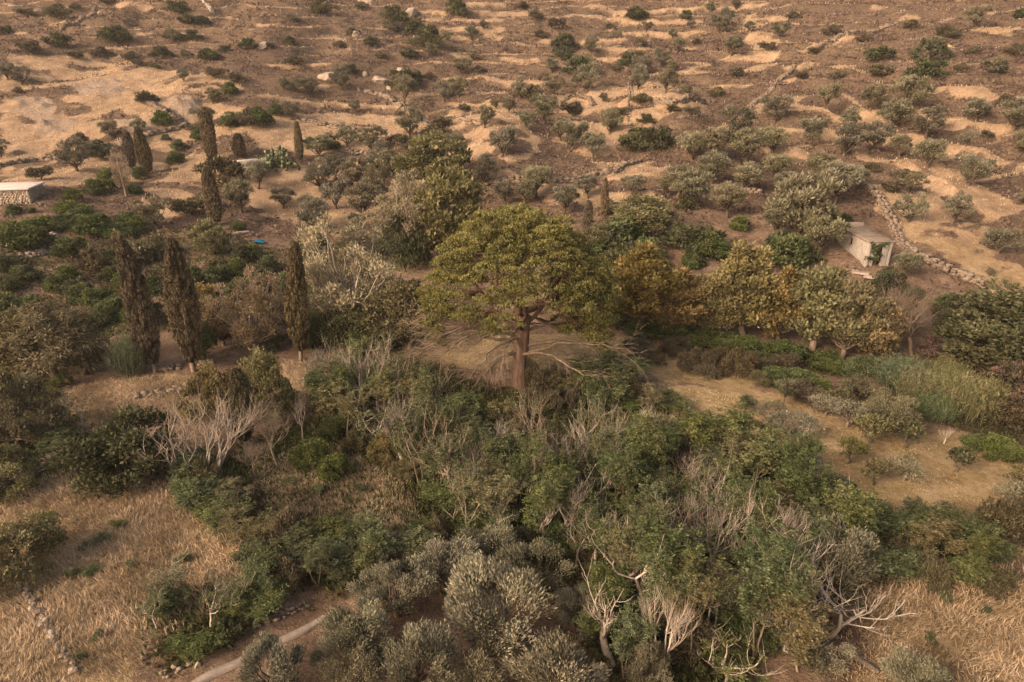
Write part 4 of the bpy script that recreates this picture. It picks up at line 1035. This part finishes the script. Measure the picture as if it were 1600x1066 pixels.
P_('tree_tan', 648, 408, 110, 128, 'large olive-tan tree with pale forked limbs behind the pine', var=0); P_('tree_yellow', 705, 405, 96, 130, 'tall olive-green tree between the pine and the pale-limbed stream tree')
P_('tree_tan', 548, 528, 130, 172, 'grey-tan plane tree with bare pale branches beside the narrow cypress', var=1)
P_('tree_dark', 625, 415, 55, 75, 'dark green tree beside the pale-limbed stream tree')
P_('tree_dark', 560, 545, 90, 70, 'dark olive tree mass at the foot of the plane tree')
P_('tree_yellow', 610, 545, 80, 90, 'brown-green tree between the plane tree and the pine')
P_('tree_tan', 402, 552, 88, 122, 'tan feathery tree between the twin cypresses and the narrow one', var=1)
P_('tree_ochre', 350, 540, 60, 70, 'low ochre-green tree in front of the tan feathery tree')
P_('tree_dark', 350, 520, 70, 60, 'dark tree filling the gap behind the twin cypresses')
for a in [(30,585,95,92,'brown drooping conifer at the picture edge'),(85,588,100,108,'brown drooping conifer in the middle of three'),(135,585,75,100,'brown drooping conifer next to the reeds')]: P_('tree_droop', *a)
P_('bush_yellow', 30, 700, 120, 115, 'large yellow-green bush at the picture edge above the rubble wall')
P_('bush_yellow', 345, 662, 72, 92, 'yellow-green bush on the left flank of the short stout cypress')
P_('bush_yellow', 422, 656, 76, 108, 'yellow-green bush on the right flank of the short stout cypress')
P_('bush_dark', 205, 748, 135, 95, 'large dark green bush above the straw field'); P_('bush_dark', 165, 735, 70, 60, 'dark bush joined to the large one above the straw field')
P_('bush_yellow', 35, 898, 118, 88, 'dull green bush on the edge of the straw field')
P_('bush_yellow', 0, 770, 110, 80, 'ochre-green bush at the picture edge below the big yellow-green one')
P_('bush_green', 488, 730, 50, 46, 'round green bush on the reddish clearing'); P_('bush_green', 522, 745, 42, 34, 'smaller round green bush on the reddish clearing')
P_('bush_green', 96, 603, 26, 20, 'tiny green bush on the tan meadow')
P_('reed_green', 205, 585, 45, 60, 'light green reeds beside the first twin cypress')
P_('reed_green', 490, 545, 30, 60, 'light green reeds behind the narrow cypress')
# right side
P_('tree_dark', 1555, 575, 170, 115, 'dark green dense tree mass at the far bank'); P_('tree_dark', 1620, 600, 120, 110, 'dark green tree at the picture edge beyond the reeds')
P_('tree_dark', 1382, 515, 68, 90, 'dark olive rounded tree between hut and bare grey shrub'); P_('tree_dark', 1500, 545, 80, 80, 'dark tree beside the bare grey-pink shrub')
P_('dead_fine', 1440, 548, 105, 110, 'bare grey-pink shrub with a haze of fine twigs'); P_('dead_fine', 1400, 545, 70, 90, 'second bare grey-pink shrub below the dark olive tree')
P_('reed_green', 1405, 608, 66, 46, 'blue-green reeds at the upper end of the reed bed'); P_('reed', 1440, 632, 66, 52, 'tan reeds in the middle of the reed bed'); P_('reed', 1495, 648, 78, 62, 'broad tan reeds at the wide end of the reed bed'); P_('reed_green', 1455, 655, 50, 38, 'green reeds low at the front of the reed bed'); P_('reed', 1532, 642, 50, 52, 'tan reeds touching the oleanders')
P_('reed', 1475, 610, 56, 46, 'tan reeds at the back of the reed bed')
for a in [(1500,575,60,40,'flowering oleander behind the reed bed'),(1540,590,60,45,'flowering oleander beside the dark trees'),(1580,625,60,60,'flowering oleander at the picture edge'),(1585,665,60,45,'lower flowering oleander at the picture edge'),(1460,560,50,35,'flowering oleander below the bare grey-pink shrub')]: P_('oleander', *a)
P_('cactus', 420, 262, 45, 24, 'prickly pear clump nearest the whitewashed trough'); P_('cactus', 450, 262, 45, 22, 'prickly pear clump nearest the slim tapering cypress'); P_('cactus', 437, 255, 45, 22, 'prickly pear clump at the back')
P_('bush_green', 920, 640, 42, 54, 'glossy dark-stemmed bush on the rubble below the pine')
# foreground olive grove
for a in [(430,1095,112,108,'olive tree standing over the pale concrete kerb'),(555,1035,92,108,'greener olive tree at the end of the concrete kerb'),(622,968,96,94,'olive tree second in the upper row of the grove'),(692,935,84,88,'olive tree third in the upper row of the grove'),
          (757,895,88,84,'topmost olive tree of the grove beside the dark thicket'),(776,1022,136,132,'brightest silver-green olive of the grove, its dark trunk visible'),(832,930,86,76,'olive tree behind the bright silvery one'),(655,1085,126,120,'bright pale olive tree in the lower middle of the grove'),
          (548,1085,80,78,'small olive tree at the bottom edge below the greener one'),(872,1110,136,126,'large silver olive tree at the bottom edge of the grove'),(902,992,78,78,'brownish olive tree by the red soil gap'),(1003,1090,80,98,'slim olive tree separated from the grove by red soil'),
          (742,1115,104,72,'olive crown cut by the bottom edge between two bright ones'),(600,905,60,54,'small olive crown tucked in the upper row')]:
    P_('olive_near', a[0], a[1] - 4, a[2] * .99, a[3] * .97, a[4])
for a in [(1030,905,62,84,'tan olive tree inside the thicket'),(1142,968,84,84,'tan olive tree beside the bare stony gap'),(1305,925,95,110,'tall tan-green olive tree behind the white spreading dead tree'),(1250,1035,112,88,'dark tan olive tree under the white spreading dead tree'),(1430,1095,90,68,'grey olive tree at the bottom edge'),(1340,900,60,60,'small tan olive tree on the orange grass edge')]:
    P_('olive_near', *a)
# right field
for a in [(1162,645,36,36),(1200,662,56,44),(1290,650,60,40),(1322,668,62,50),(1412,752,70,46),(1240,690,80,60),(1260,742,70,46),(1578,805,75,62),(1600,800,60,60),(1232,612,40,26)]: P_('olive_sparse', a[0], a[1], a[2] * .8, a[3] * .8)
P_('olive_near', 1385, 668, 76, 50, 'pale silvery olive tree in front of the reed bed')
P_('sapling_dark', 1222, 634, 20, 32, 'small dark sapling alone on the bare field'); P_('sapling_dark', 1415, 700, 34, 40, 'dark sapling leaning beside the pale silvery olive'); P_('sapling_dark', 1495, 738, 36, 36, 'small round-headed sapling on the bare open field')
P_('sapling_dark', 1165, 650, 20, 30, 'dark sapling beside the grassy field ditch')
P_('sapling_yellow', 1358, 693, 46, 46, 'yellow-leaved small tree in front of the pale silvery olive'); P_('sapling_yellow', 1325, 724, 34, 44, 'yellow-leaved small tree with forked dark stem'); P_('sapling_yellow', 1365, 758, 36, 44, 'yellow-green sapling lowest on the bare field'); P_('sapling_yellow', 1590, 765, 36, 36, 'yellow-green sapling at the picture edge')
P_('dead', 1235, 765, 75, 100, 'pale leafless tree at the lower edge of the bare field'); P_('dead', 1480, 695, 16, 26, 'tiny black stump-like dead tree on the bare field')
P_('bush_dark', 1285, 795, 78, 50, 'round dark green bush at the lower field edge'); P_('bush_dark', 1212, 772, 44, 40, 'dark bush beside the pale leafless field tree')
for a in [(1205,600,40,26),(1240,605,60,26),(1275,612,40,22),(1560,712,60,26),(1530,700,50,24),(1595,722,40,20)]: P_('bush_green', *a)
for a in [(1050,555,36,20),(1000,560,40,24),(1025,570,30,24),(1085,580,44,34),(1118,572,40,30),(1150,585,52,40),(1100,590,36,22),(1180,575,40,24),(1060,545,40,20),(1185,600,30,22),(990,545,30,16),(1300,640,50,34),(1260,625,50,30),(1225,580,40,26),(1335,625,50,34)]: P_('bush_scrub', *a)
for a in [(1010,520,60,26),(1050,525,60,26),(1090,540,60,26),(1130,545,60,22),(1170,552,70,26),(1230,560,70,26),(1290,575,60,26),(1340,585,60,30),(960,505,50,24),(1480,480,40,20)]: P_('bush_green', *a)
for a in [(958,388,60,42),(985,372,44,34),(1100,400,50,34),(1125,402,36,22),(935,398,40,30),(1010,398,40,26),(930,415,40,26),(1040,420,20,14),(1072,415,16,12),(1082,420,20,12),(1225,418,60,46),(1120,470,30,30),(955,470,40,50)]: P_('bush_green', *a)
for a in [(1065,390,64,36),(1095,390,60,34),(1215,405,54,42),(890,455,30,30),(978,410,50,30),(965,440,60,50),(650,420,40,50)]: P_('bush_dark', *a)
P_('tree_yellow', 1005, 368, 80, 56, 'ochre-green orchard tree above the bright green bush'); P_('tree_yellow', 935, 395, 46, 42, 'small yellow-green tree at the right shoulder of the pine')
# garden bushes on the left
for a in [(110,400,52,34),(40,392,80,50),(150,368,60,36),(200,352,50,24),(60,362,70,24),(115,335,60,22),(125,355,60,30),(210,360,50,24),(190,372,50,24),(60,492,56,34),(20,490,60,34),(150,478,50,32),(200,450,48,38),(165,505,44,34),(110,440,44,28),
          (340,440,44,28),(372,430,40,28),(350,480,50,34),(300,445,36,34),(420,425,40,28),(180,490,50,30),(395,405,36,26),(405,460,44,36),(450,455,40,32),(375,470,44,36),(130,470,44,30),(90,455,40,28),(40,440,50,28),(15,455,40,28),(240,460,36,34),(205,420,44,26),(170,415,40,26),(80,510,60,30),(270,400,30,18),
          (320,560,50,60),(590,400,36,30),(440,500,40,44),(500,480,40,50),(30,520,60,40),(120,520,60,34),(210,510,40,34)]: P_('bush_green', a[0], a[1], a[2] * .78, a[3] * .86)
for a in [(120,462,46,30),(470,398,36,32),(502,392,34,34),(380,410,40,30),(345,425,36,20),(10,420,50,26),(180,440,44,28),(280,470,50,44),(540,395,36,24),(230,500,44,40),(420,510,50,50),(500,540,70,50),(430,545,50,50),(530,470,40,50),(60,545,60,30),(570,470,50,40)]: P_('bush_dark', a[0], a[1], a[2] * .8, a[3] * .85)
P_('bush_yellow', 330, 395, 46, 46, 'round yellowing bush on the tilled garden corner')
for a in [(195,400,50,34),(235,410,50,36),(150,420,50,32),(40,515,50,34)]: P_('bush_scrub', *a)
P_('bush_green', 356, 1000, 44, 46, 'round leafy green bush at the roots of the feathery trees by the track')
P_('low_feather', 300, 1030, 60, 34); P_('low_feather', 420, 950, 60, 40); P_('low_feather', 260, 960, 46, 40); P_('low_feather', 390, 960, 50, 40); P_('feather', 420, 935, 50, 60)
P_('low_feather', 95, 715, 60, 40)


# hillside lists, given on two enlarged crops of the photograph (coordinates halved here)
LT = dict(bush_dark=[(370,132,80),(590,75,45),(632,78,45),(560,45,60),(600,125,40),(650,190,60),(705,165,35),(780,155,50),(505,185,55),(185,145,60),(1340,150,80),(1280,180,45),(1300,115,70),(1262,275,70),(1300,262,50),(318,495,80),(1160,145,40),(905,140,35),(1250,90,60),(1430,50,60),(1425,30,50),(20,110,40),(1230,60,50)],
 bush_scrub=[(545,130,70),(582,182,40),(410,190,50),(320,175,50),(100,170,65),(180,60,70),(80,50,40),(235,30,30),(340,14,40),(910,68,40),(845,150,25),(1005,50,60),(918,205,55),(1105,110,40),(1240,100,50),(1095,230,45),(455,325,65),(740,262,60),(675,245,50),(785,390,80),(615,410,50),(248,450,55),(1240,445,50),(1270,465,70),(1380,400,60),(1365,430,80),(600,670,90),(700,572,130),(830,545,60),(240,185,40),(1060,150,40),(960,260,30),(1190,180,36),(1340,250,40),(1500,230,40),(470,620,30),(1000,20,50),(1130,30,40),(430,205,30),(480,215,30),(130,560,60),(60,290,30),(1450,350,40)],
 bush_green=[(510,393,55),(720,295,45),(1025,470,70),(745,722,40),(820,395,60),(870,360,50),(720,400,60),(560,470,40),(620,440,44),(520,440,24),(550,515,44),(300,610,60),(350,590,80),(45,670,40),(100,665,20),(420,610,40),(230,630,50),(1290,545,50),(440,560,40)],
 olive_mid=[(1262,320,65),(1068,280,55),(970,297,40),(927,290,40),(885,280,30),(1445,235,45),(1385,315,45),(1432,305,45),(1110,352,35),(1590,350,40),(575,255,35),(25,250,50),(70,265,50),(910,375,50),(665,325,44),(348,435,48),(245,535,85),(437,415,45),(1085,460,60),(1165,475,75),(1190,510,60),(1280,430,65),(1515,400,50),(1515,580,75),(1580,640,60),(1570,490,80),(1230,555,80),(885,652,65),(755,665,90),(1050,652,80),(1000,590,90),(1110,580,70),(1180,590,80),(1170,640,80),(985,720,85),(1130,680,80),(965,660,50),(1120,720,50),(495,715,95),(5,490,50),(640,400,60),(1550,340,30),(1475,130,36),(1400,130,30),(1510,90,30),(1350,180,36),(1480,190,30),(1330,520,50),(1050,560,60)],
 olive_pale=[(1000,500,70),(1425,470,50),(810,590,70),(1200,735,50),(1180,545,60)])
RT = dict(olive_mid=[(100,388,75),(45,400,50),(235,290,75),(285,318,25),(130,300,50),(65,330,60),(25,310,60),(180,475,85),(150,440,60),(255,495,70),(305,420,70),(395,280,60),(400,240,55),(480,290,55),(540,305,35),(125,230,35),(245,165,35),(250,140,30),(470,215,50),(515,165,35),(560,90,25),(645,105,50),(670,82,45),(740,100,30),(835,120,45),(500,225,30),
   (695,435,85),(820,385,80),(980,340,60),(1120,345,70),(1240,345,100),(1050,405,65),(1180,410,95),(1295,430,85),(1450,380,65),(1565,405,80),(935,460,80),(1035,490,90),(1125,475,80),(1210,490,60),(1300,525,80),(1420,460,50),(1590,480,60),(1425,580,85),(1240,695,85),(1235,615,80),(1375,695,75),(1520,795,85),(1490,862,22),(1600,640,50),(1450,90,60),(500,118,26),(420,100,30),(330,120,26),(620,40,26),(700,30,30)],
 olive_pale=[(685,175,50),(560,500,90),(620,505,90),(730,520,90),(810,490,80),(820,560,80),(620,580,80),(730,600,80),(560,650,100),(520,620,90),(670,680,90),(850,612,70),(930,650,80),(1010,640,110),(960,580,90),(1065,600,70),(75,620,90),(165,670,75),(375,615,60),(235,620,60),(40,640,60),(1225,868,72),(960,800,110),(890,770,170),(830,740,80),(480,610,60)],
 bush_dark=[(420,385,40),(210,240,90),(165,160,70),(170,195,35),(365,210,60),(385,60,60),(545,60,35),(395,470,100),(450,468,100),(1150,190,70),(1300,190,90),(1290,250,90),(1590,60,50),(870,820,120),(160,180,50),(545,655,50)],
 bush_scrub=[(400,325,60),(100,250,35),(385,195,60),(400,140,35),(330,220,40),(795,160,40),(690,150,40),(580,140,30),(305,90,30),(1020,245,45),(1150,240,65),(1510,230,65),(1570,170,50),(1400,220,40),(1330,360,50),(300,670,70),(180,360,60),(340,360,40),(90,120,40),(140,90,50),(70,60,40),(30,30,40),(640,300,50),(700,240,50),(900,250,40),(880,60,40),(1000,110,50),(1250,90,50),(1350,120,60),(1100,130,40),(1440,170,40),(950,170,40),(1540,330,60),(1480,430,40),(1120,540,60),(1220,560,60),(1180,600,50),(500,350,40),(560,360,40)],
 bush_green=[(710,720,60),(640,805,70),(465,812,35),(550,812,35),(575,832,40),(600,830,24),(1040,700,40),(240,240,50),(1000,690,40)])
for k, L in LT.items():
    for u, v, w_ in L: P_(k, u / 2, v / 2, w_ / 2)
for k, L in RT.items():
    for u, v, w_ in L: P_(k, 800 + u / 2, v / 2, w_ / 2)
# bleached and pale-branched trees of the thicket
for a in [(325,742,150,130,'large bleached dead tree spreading over the green thicket beside the short stout cypress'),(476,695,36,76,'small bleached dead tree on the open meadow edge'),(560,655,64,130),(602,660,56,130),(690,790,110,150),(645,730,90,110),(830,740,90,125),(912,745,66,105),(965,770,76,110),(992,730,60,90),(892,850,80,110),(850,800,60,110),(1045,865,70,110),(1130,890,100,140),(1190,905,90,130),(1230,900,70,110),(1160,850,70,90),(1090,880,60,110),(1290,985,140,130,'white dead tree with a wide sideways bough over orange grass'),(1215,960,70,130),(735,850,60,130)]:
    P_('dead', a[0], a[1], a[2] * (1 if a[0] in (325, 1290) else .8), a[3] * (1 if a[0] in (325, 1290) else 1.06), *a[4:], var=8 if a[0] == 325 else 9 if a[0] in (1290, 1130) else None)
P_('dead_fine', 430, 728, 66, 95, 'bare pinkish tree with drooping fine twigs on the meadow edge'); P_('dead_fine', 400, 745, 50, 60); P_('dead_fine', 460, 925, 90, 56, 'round gnarled leafless tree beside the dirt track')
for a in [(100,695,60,75),(125,690,50,80),(20,700,50,60),(285,930,60,80),(270,955,50,70),(335,980,50,80),(375,965,50,70),(250,985,40,60)]: P_('feather_pale', *a)

# fill the thicket: feathery trees and shrubs at a natural spacing
def scatter(polys, n, dmin, seed):
    r = np.random.default_rng(seed); W = [world_poly(p) for p in polys]; o = []
    allp = np.concatenate(W); lo, hi = allp.min(0), allp.max(0)
    Q = r.uniform(lo, hi, (12000, 2)); k = np.zeros(len(Q), bool)
    for w_ in W: k |= inside(w_, Q[:, 0], Q[:, 1])
    o = np.empty((0, 2))
    for q in Q[k]:
        if len(o) == 0 or ((o - q) ** 2).sum(1).min() > dmin ** 2: o = np.vstack([o, q])
        if len(o) >= n: break
    o = np.array(o); return np.c_[o, hz(o[:, 0], o[:, 1])]
THICK = [[(500,630),(560,600),(640,620),(700,680),(800,720),(950,710),(1060,720),(1180,750),(1290,830),(1330,890),(1250,940),(1120,910),(1000,910),(880,880),(760,860),(700,850),(690,800),(650,760),(570,710),(520,695)],
         [(920,880),(1050,890),(1050,940),(1160,980),(1230,960),(1280,1066),(900,1066),(960,980)]]
THIN = [[(290,740),(400,820),(420,860),(700,850),(640,890),(520,930),(440,930),(380,900),(290,790)],[(1230,800),(1400,810),(1560,850),(1560,920),(1400,920),(1280,880)],[(300,760),(420,830),(560,880),(480,920),(390,890)],[(820,600),(980,590),(1060,650),(980,660),(850,640)]]
for i, p in enumerate(scatter(THICK, 130, 1.25, 1)):
    m_ = ppm(p); P_('dead' if i % 8 == 3 else 'feather_pale' if i % 3 == 0 else 'feather', 0, 0, m_ * _pr.uniform(1.5, 2.6), m_ * _pr.uniform(2.9, 5.0), pos=p)
for i, p in enumerate(scatter(THICK, 70, 1.5, 2)):
    m_ = ppm(p); P_(['bush_green', 'bush_dark', 'bush_scrub', 'bush_green', 'bush_yellow'][i % 5], 0, 0, m_ * _pr.uniform(1.6, 2.8), m_ * _pr.uniform(1.0, 2.0), pos=p)
for i, p in enumerate(scatter(THIN, 110, 1.1, 3)):
    m_ = ppm(p); P_(['low_feather', 'feather', 'low_feather', 'bush_scrub'][i % 4], 0, 0, m_ * _pr.uniform(1.2, 2.2), m_ * _pr.uniform(.9, 2.4), pos=p)
for u, v in [(140,855),(165,845),(205,885),(118,902),(140,900),(290,878),(72,812),(180,825),(155,995),(128,1030),(455,755),(500,770),(560,770),(1085,660),(1100,662),(1115,668),(1068,658),(1135,672),(1055,668),(1400,960),(1480,940),(1540,960),(1350,960),(1450,1000)]:
    P_('low_feather', u, v, 12 + _pr.random() * 9, 10 + _pr.random() * 7)

# ------------------------------------------------------------------ ground cover that nobody could count
def cover(name, label, mat, polys, n, dens, hgt, wid, blades, seed, flatness=.3, cond=None, cat=None):
    r = np.random.default_rng(seed); W = [world_poly(p) for p in polys]; P = []
    area = [(w_[:, 0].max() - w_[:, 0].min()) * (w_[:, 1].max() - w_[:, 1].min()) for w_ in W]
    for w_, a in zip(W, area):
        k = int(n * a / sum(area)); q = r.uniform(w_.min(0), w_.max(0), (k, 2)); q = q[inside(w_, q[:, 0] + r.normal(size=k) * .5, q[:, 1] + r.normal(size=k) * .5)]; P.append(q)
    P = np.concatenate(P)
    keep = fbm(P[:, 0] * .35 + seed, P[:, 1] * .35, 3) > (1 - dens) * r.uniform(.6, 1.1, len(P)) * .75
    P = P[keep]
    if cond is not None: P = P[cond(P)]
    z = hz(P[:, 0], P[:, 1]); C = np.repeat(np.c_[P, z - .03], blades, 0); m_ = len(C)
    C[:, :2] += r.normal(size=(m_, 2)) * wid * 2
    wind = fbm(C[:, 0] * .25, C[:, 1] * .25, 2) * 6.28
    D = np.stack([np.cos(wind) * .5 + r.normal(size=m_) * .5, np.sin(wind) * .5 + r.normal(size=m_) * .5, np.full(m_, 1 / (flatness + .3))], 1)
    hh = hgt * r.uniform(.4, 1.2, m_) * np.repeat(.6 + .8 * fbm(P[:, 0] * .2, P[:, 1] * .2, 2), blades)
    t = np.repeat(.5 + r.normal(size=len(P)) * .14 + (fbm(P[:, 0] * .5, P[:, 1] * .5, 3) - .5) * 1.1, blades) + r.normal(size=m_) * .12
    v, f, tt = leaves(C, D, hh, wid, np.stack([r.normal(size=m_), r.normal(size=m_), np.full(m_, .8)], 1), r, t)
    o = link(name, mesh_from(name, v, f, MAT[mat], dict(tone=tt))); tag(o, label, cat or 'grass', kind='stuff'); print(name, len(f)); return o
cover('dry_grass', 'dry straw-coloured grass covering the fields near the camera', 'straw', DRY_NEAR[:4] + DRY_NEAR[7:] , 40000, .85, .40, .034, 5, 1, .7)
cover('dry_grass', 'short bleached grass on the bare sloping field and under the pine', 'straw', DRY_NEAR[4:7], 9000, .5, .16, .035, 4, 2, .9)
cover('undergrowth', 'tangled dark green undergrowth beneath the thicket', 'undergrowth', GREENS[2:3] + [GREENS[3], GREENS[6]], 40000, .9, .38, .13, 4, 3, 1.2, cat='undergrowth')
cover('undergrowth', 'low green plants covering the stream banks and garden', 'undergrowth', [GREENS[0], GREENS[1], GREENS[5]], 26000, .6, .34, .15, 3, 4, 1.2, cat='undergrowth')

def hummocks():
    r = np.random.default_rng(12); n = 66000
    y = 60 + (262 - 60) * r.random(n) ** .75; x = r.uniform(-1, 1, n) * (y * .78 + 10)
    T = attr_at(TREAD, x, y); G = attr_at(grass, x, y); Gr = attr_at(green, x, y); Rk = attr_at(ZM['rock'], x, y); B = attr_at(ZM['bare'], x, y)
    k = ((fbm(x / 5, y / 5, 3) > .40 + .08 * r.normal(size=n)) | (attr_at(BL, x, y) > .3)) & (G < .35) & (Gr < .3) & (Rk < .3) & (B < .3)
    x, y = x[k], y[k]; n = len(x); z = hz(x, y)
    s = r.uniform(.30, .80, n) * (.7 + y / 330); b = 6
    d = unit(r.normal(size=(n * b, 3))); d[:, 2] = np.abs(d[:, 2]); rr = np.repeat(s, b)
    C = np.repeat(np.stack([x, y, z], 1), b, 0) + d * (rr * .55)[:, None] * np.array([1, 1, .55])
    t = np.repeat(.42 + r.normal(size=n) * .12 + (fbm(x / 8, y / 8, 3) - .5) * .9, b) + r.normal(size=n * b) * .1 + .15 * d[:, 2]
    v, f, tt = leaves(C, unit(d + r.normal(size=d.shape) * .5), rr * .62, rr * .36, d + np.array([0, 0, .4]), r, t)
    o = link('heath_scrub', mesh_from('heath_scrub', v, f, MAT['heath'], dict(tone=tt))); tag(o, 'low brown heath scrub covering the terraced hillside', 'scrub', kind='stuff'); print('heath', len(f))
    # tufts of straw on the treads and fields of the slope
    n = 30000; y = 76 + (255 - 76) * r.random(n) ** .8; x = r.uniform(-1, 1, n) * (y * .78 + 10)
    k = (attr_at(grass, x, y) > .45) & (attr_at(ZM['rock'], x, y) < .3); x, y = x[k], y[k]; n = len(x); z = hz(x, y); b = 4
    C = np.repeat(np.stack([x, y, z - .03], 1), b, 0) + r.normal(size=(n * b, 3)) * [.3, .3, 0]
    D = r.normal(size=(n * b, 3)) * .35 + [0, 0, 1]
    t = np.repeat(.62 + r.normal(size=n) * .12, b) + r.normal(size=n * b) * .1
    hh = np.repeat(.28 + .0016 * y, b) * r.uniform(.4, 1.1, n * b)
    v, f, tt = leaves(C, D, hh, hh * .26, r.normal(size=(n * b, 3)) + [0, 0, .7], r, t)
    o = link('dry_grass', mesh_from('terrace_straw', v, f, MAT['straw'], dict(tone=tt))); tag(o, 'pale straw growing along the terraces and slope fields', 'grass', kind='stuff'); print('straw', len(f))
hummocks()

def haze():  # faint volume added to lift the dark tones of the view
    m, t, o = M_nodes('lifting_haze'); v = N(t, 'ShaderNodeVolumePrincipled'); v.inputs['Density'].default_value = .0002
    v.inputs['Color'].default_value = (.95, .87, .80, 1); v.inputs['Anisotropy'].default_value = .2
    t.links.new(v.outputs[0], o.inputs['Volume'])
    zt = max(float(GZ.max()) + 6, 60); zb = float(GZ.min()) - 1.5; x = float(np.abs(GX).max()) + 5
    o_ = link('haze', boxmesh('haze', [((0, 178, (zt + zb) / 2), (2 * x, 460, zt - zb))], m)); tag(o_, 'thin warm haze added over the valley to lift its blacks', 'haze', kind='stuff')
haze()
# ------------------------------------------------------------------ labels that single each plant out
ORD = ['nearest', 'second nearest', 'third nearest', 'fourth nearest', 'fifth nearest', 'sixth nearest', 'seventh nearest', 'eighth nearest', 'ninth nearest', 'tenth nearest', 'eleventh nearest', 'twelfth nearest', 'thirteenth nearest', 'fourteenth nearest', 'fifteenth nearest', 'sixteenth nearest']
MARKS = [('the umbrella pine', 812, 450), ('the whitewashed hut', 1345, 385), ('the stone shed', 35, 305), ('the twin tall cypresses', 272, 490), ('the narrow cypress', 460, 480), ('the short stout cypress', 382, 620),
 ('the blue tarpaulin', 405, 377), ('the prickly pears', 437, 248), ('the dark spindle cypress', 333, 215), ('the touching cypresses', 220, 240), ('the plane tree', 548, 440), ('the pale-limbed stream tree', 675, 350),
 ('the dark oval bush pair', 1010, 220), ('the curved stone arc', 905, 155), ('the split pale boulder', 515, 120), ('the bright silver-green olive', 776, 960), ('the concrete kerb', 430, 1010), ('the bleached dead tree by the cypress', 320, 670),
 ('the white spreading dead tree', 1290, 920), ('the reed bed', 1460, 610), ('the golden-ochre tree', 1160, 460), ('the golden top tree', 1000, 450), ('the pale silvery olive', 1385, 645), ('the large dark bush', 205, 700),
 ('the flat upper field', 90, 115), ('the field wall on the slope', 984, 160), ('the top of the hill', 800, 10), ('the top left corner', 20, 10), ('the top right corner', 1580, 10), ('the bottom right corner', 1580, 1050), ('the flat straw field', 580, 200),
 ('the tumbled field wall', 60, 960), ('the brown drooping conifers', 85, 530), ('the stony gap in the thicket', 1060, 920), ('the reddish clearing', 540, 780), ('the glossy bush below the pine', 920, 615), ('the bare field tree', 1235, 710),
 ('the dark upper bushes', 1290, 110), ('the grey terrace wall', 1450, 410), ('the big pale hut olive', 1245, 350), ('the straw hut terraces', 1480, 330), ('the row of round olives', 1110, 270), ('the pale-branched thicket heart', 690, 700), ('the dark thicket behind the olives', 900, 850), ('the bare thicket trees', 1160, 810)]
SECT = ['right of', 'above right of', 'above', 'above left of', 'left of', 'below left of', 'below', 'below right of']
buckets = {}
for T in THINGS:
    o, kind, c, lab, wpx = T
    if lab: o['label'] = lab; continue
    if kind not in NAME: continue
    best = min(MARKS, key=lambda m: (m[1] - c[0]) ** 2 + (m[2] - c[1]) ** 2)
    a = math.degrees(math.atan2(best[2] - c[1], c[0] - best[1])); s = int(round(a / 45)) % 8
    buckets.setdefault((NAME[kind][2], best[0], s), []).append((math.hypot(best[1] - c[0], best[2] - c[1]), T))
for (ph, mk, s), L in buckets.items():
    L.sort(key=lambda q: q[0])
    for i, (_, T) in enumerate(L):
        T[0]['label'] = (ph if len(ph.split()) < 6 or len(L) < 2 else ph.replace(' with open branches', '').replace(' with flat pads', '')).replace('feathery tree with pale forking branches', 'feathery tree with pale branches') + ', ' + (ORD[i] + ' ' if len(L) > 1 else '') + SECT[s] + ' ' + mk
print('things', len(THINGS), 'longest', max(len(T[0].get('label', '').split()) for T in THINGS))
bpy.context.view_layer.update()
import time as _t
print('tris', sum(sum(len(q.vertices) - 2 for q in m_.polygons) if len(m_.polygons) < 3000 else len(m_.polygons) * 2 for m_ in bpy.data.meshes))
for T in THINGS:
    if len(T[0].get('label', '').replace('-', ' ').split()) > 16: print('LONG', T[0].name, T[0]['label'])
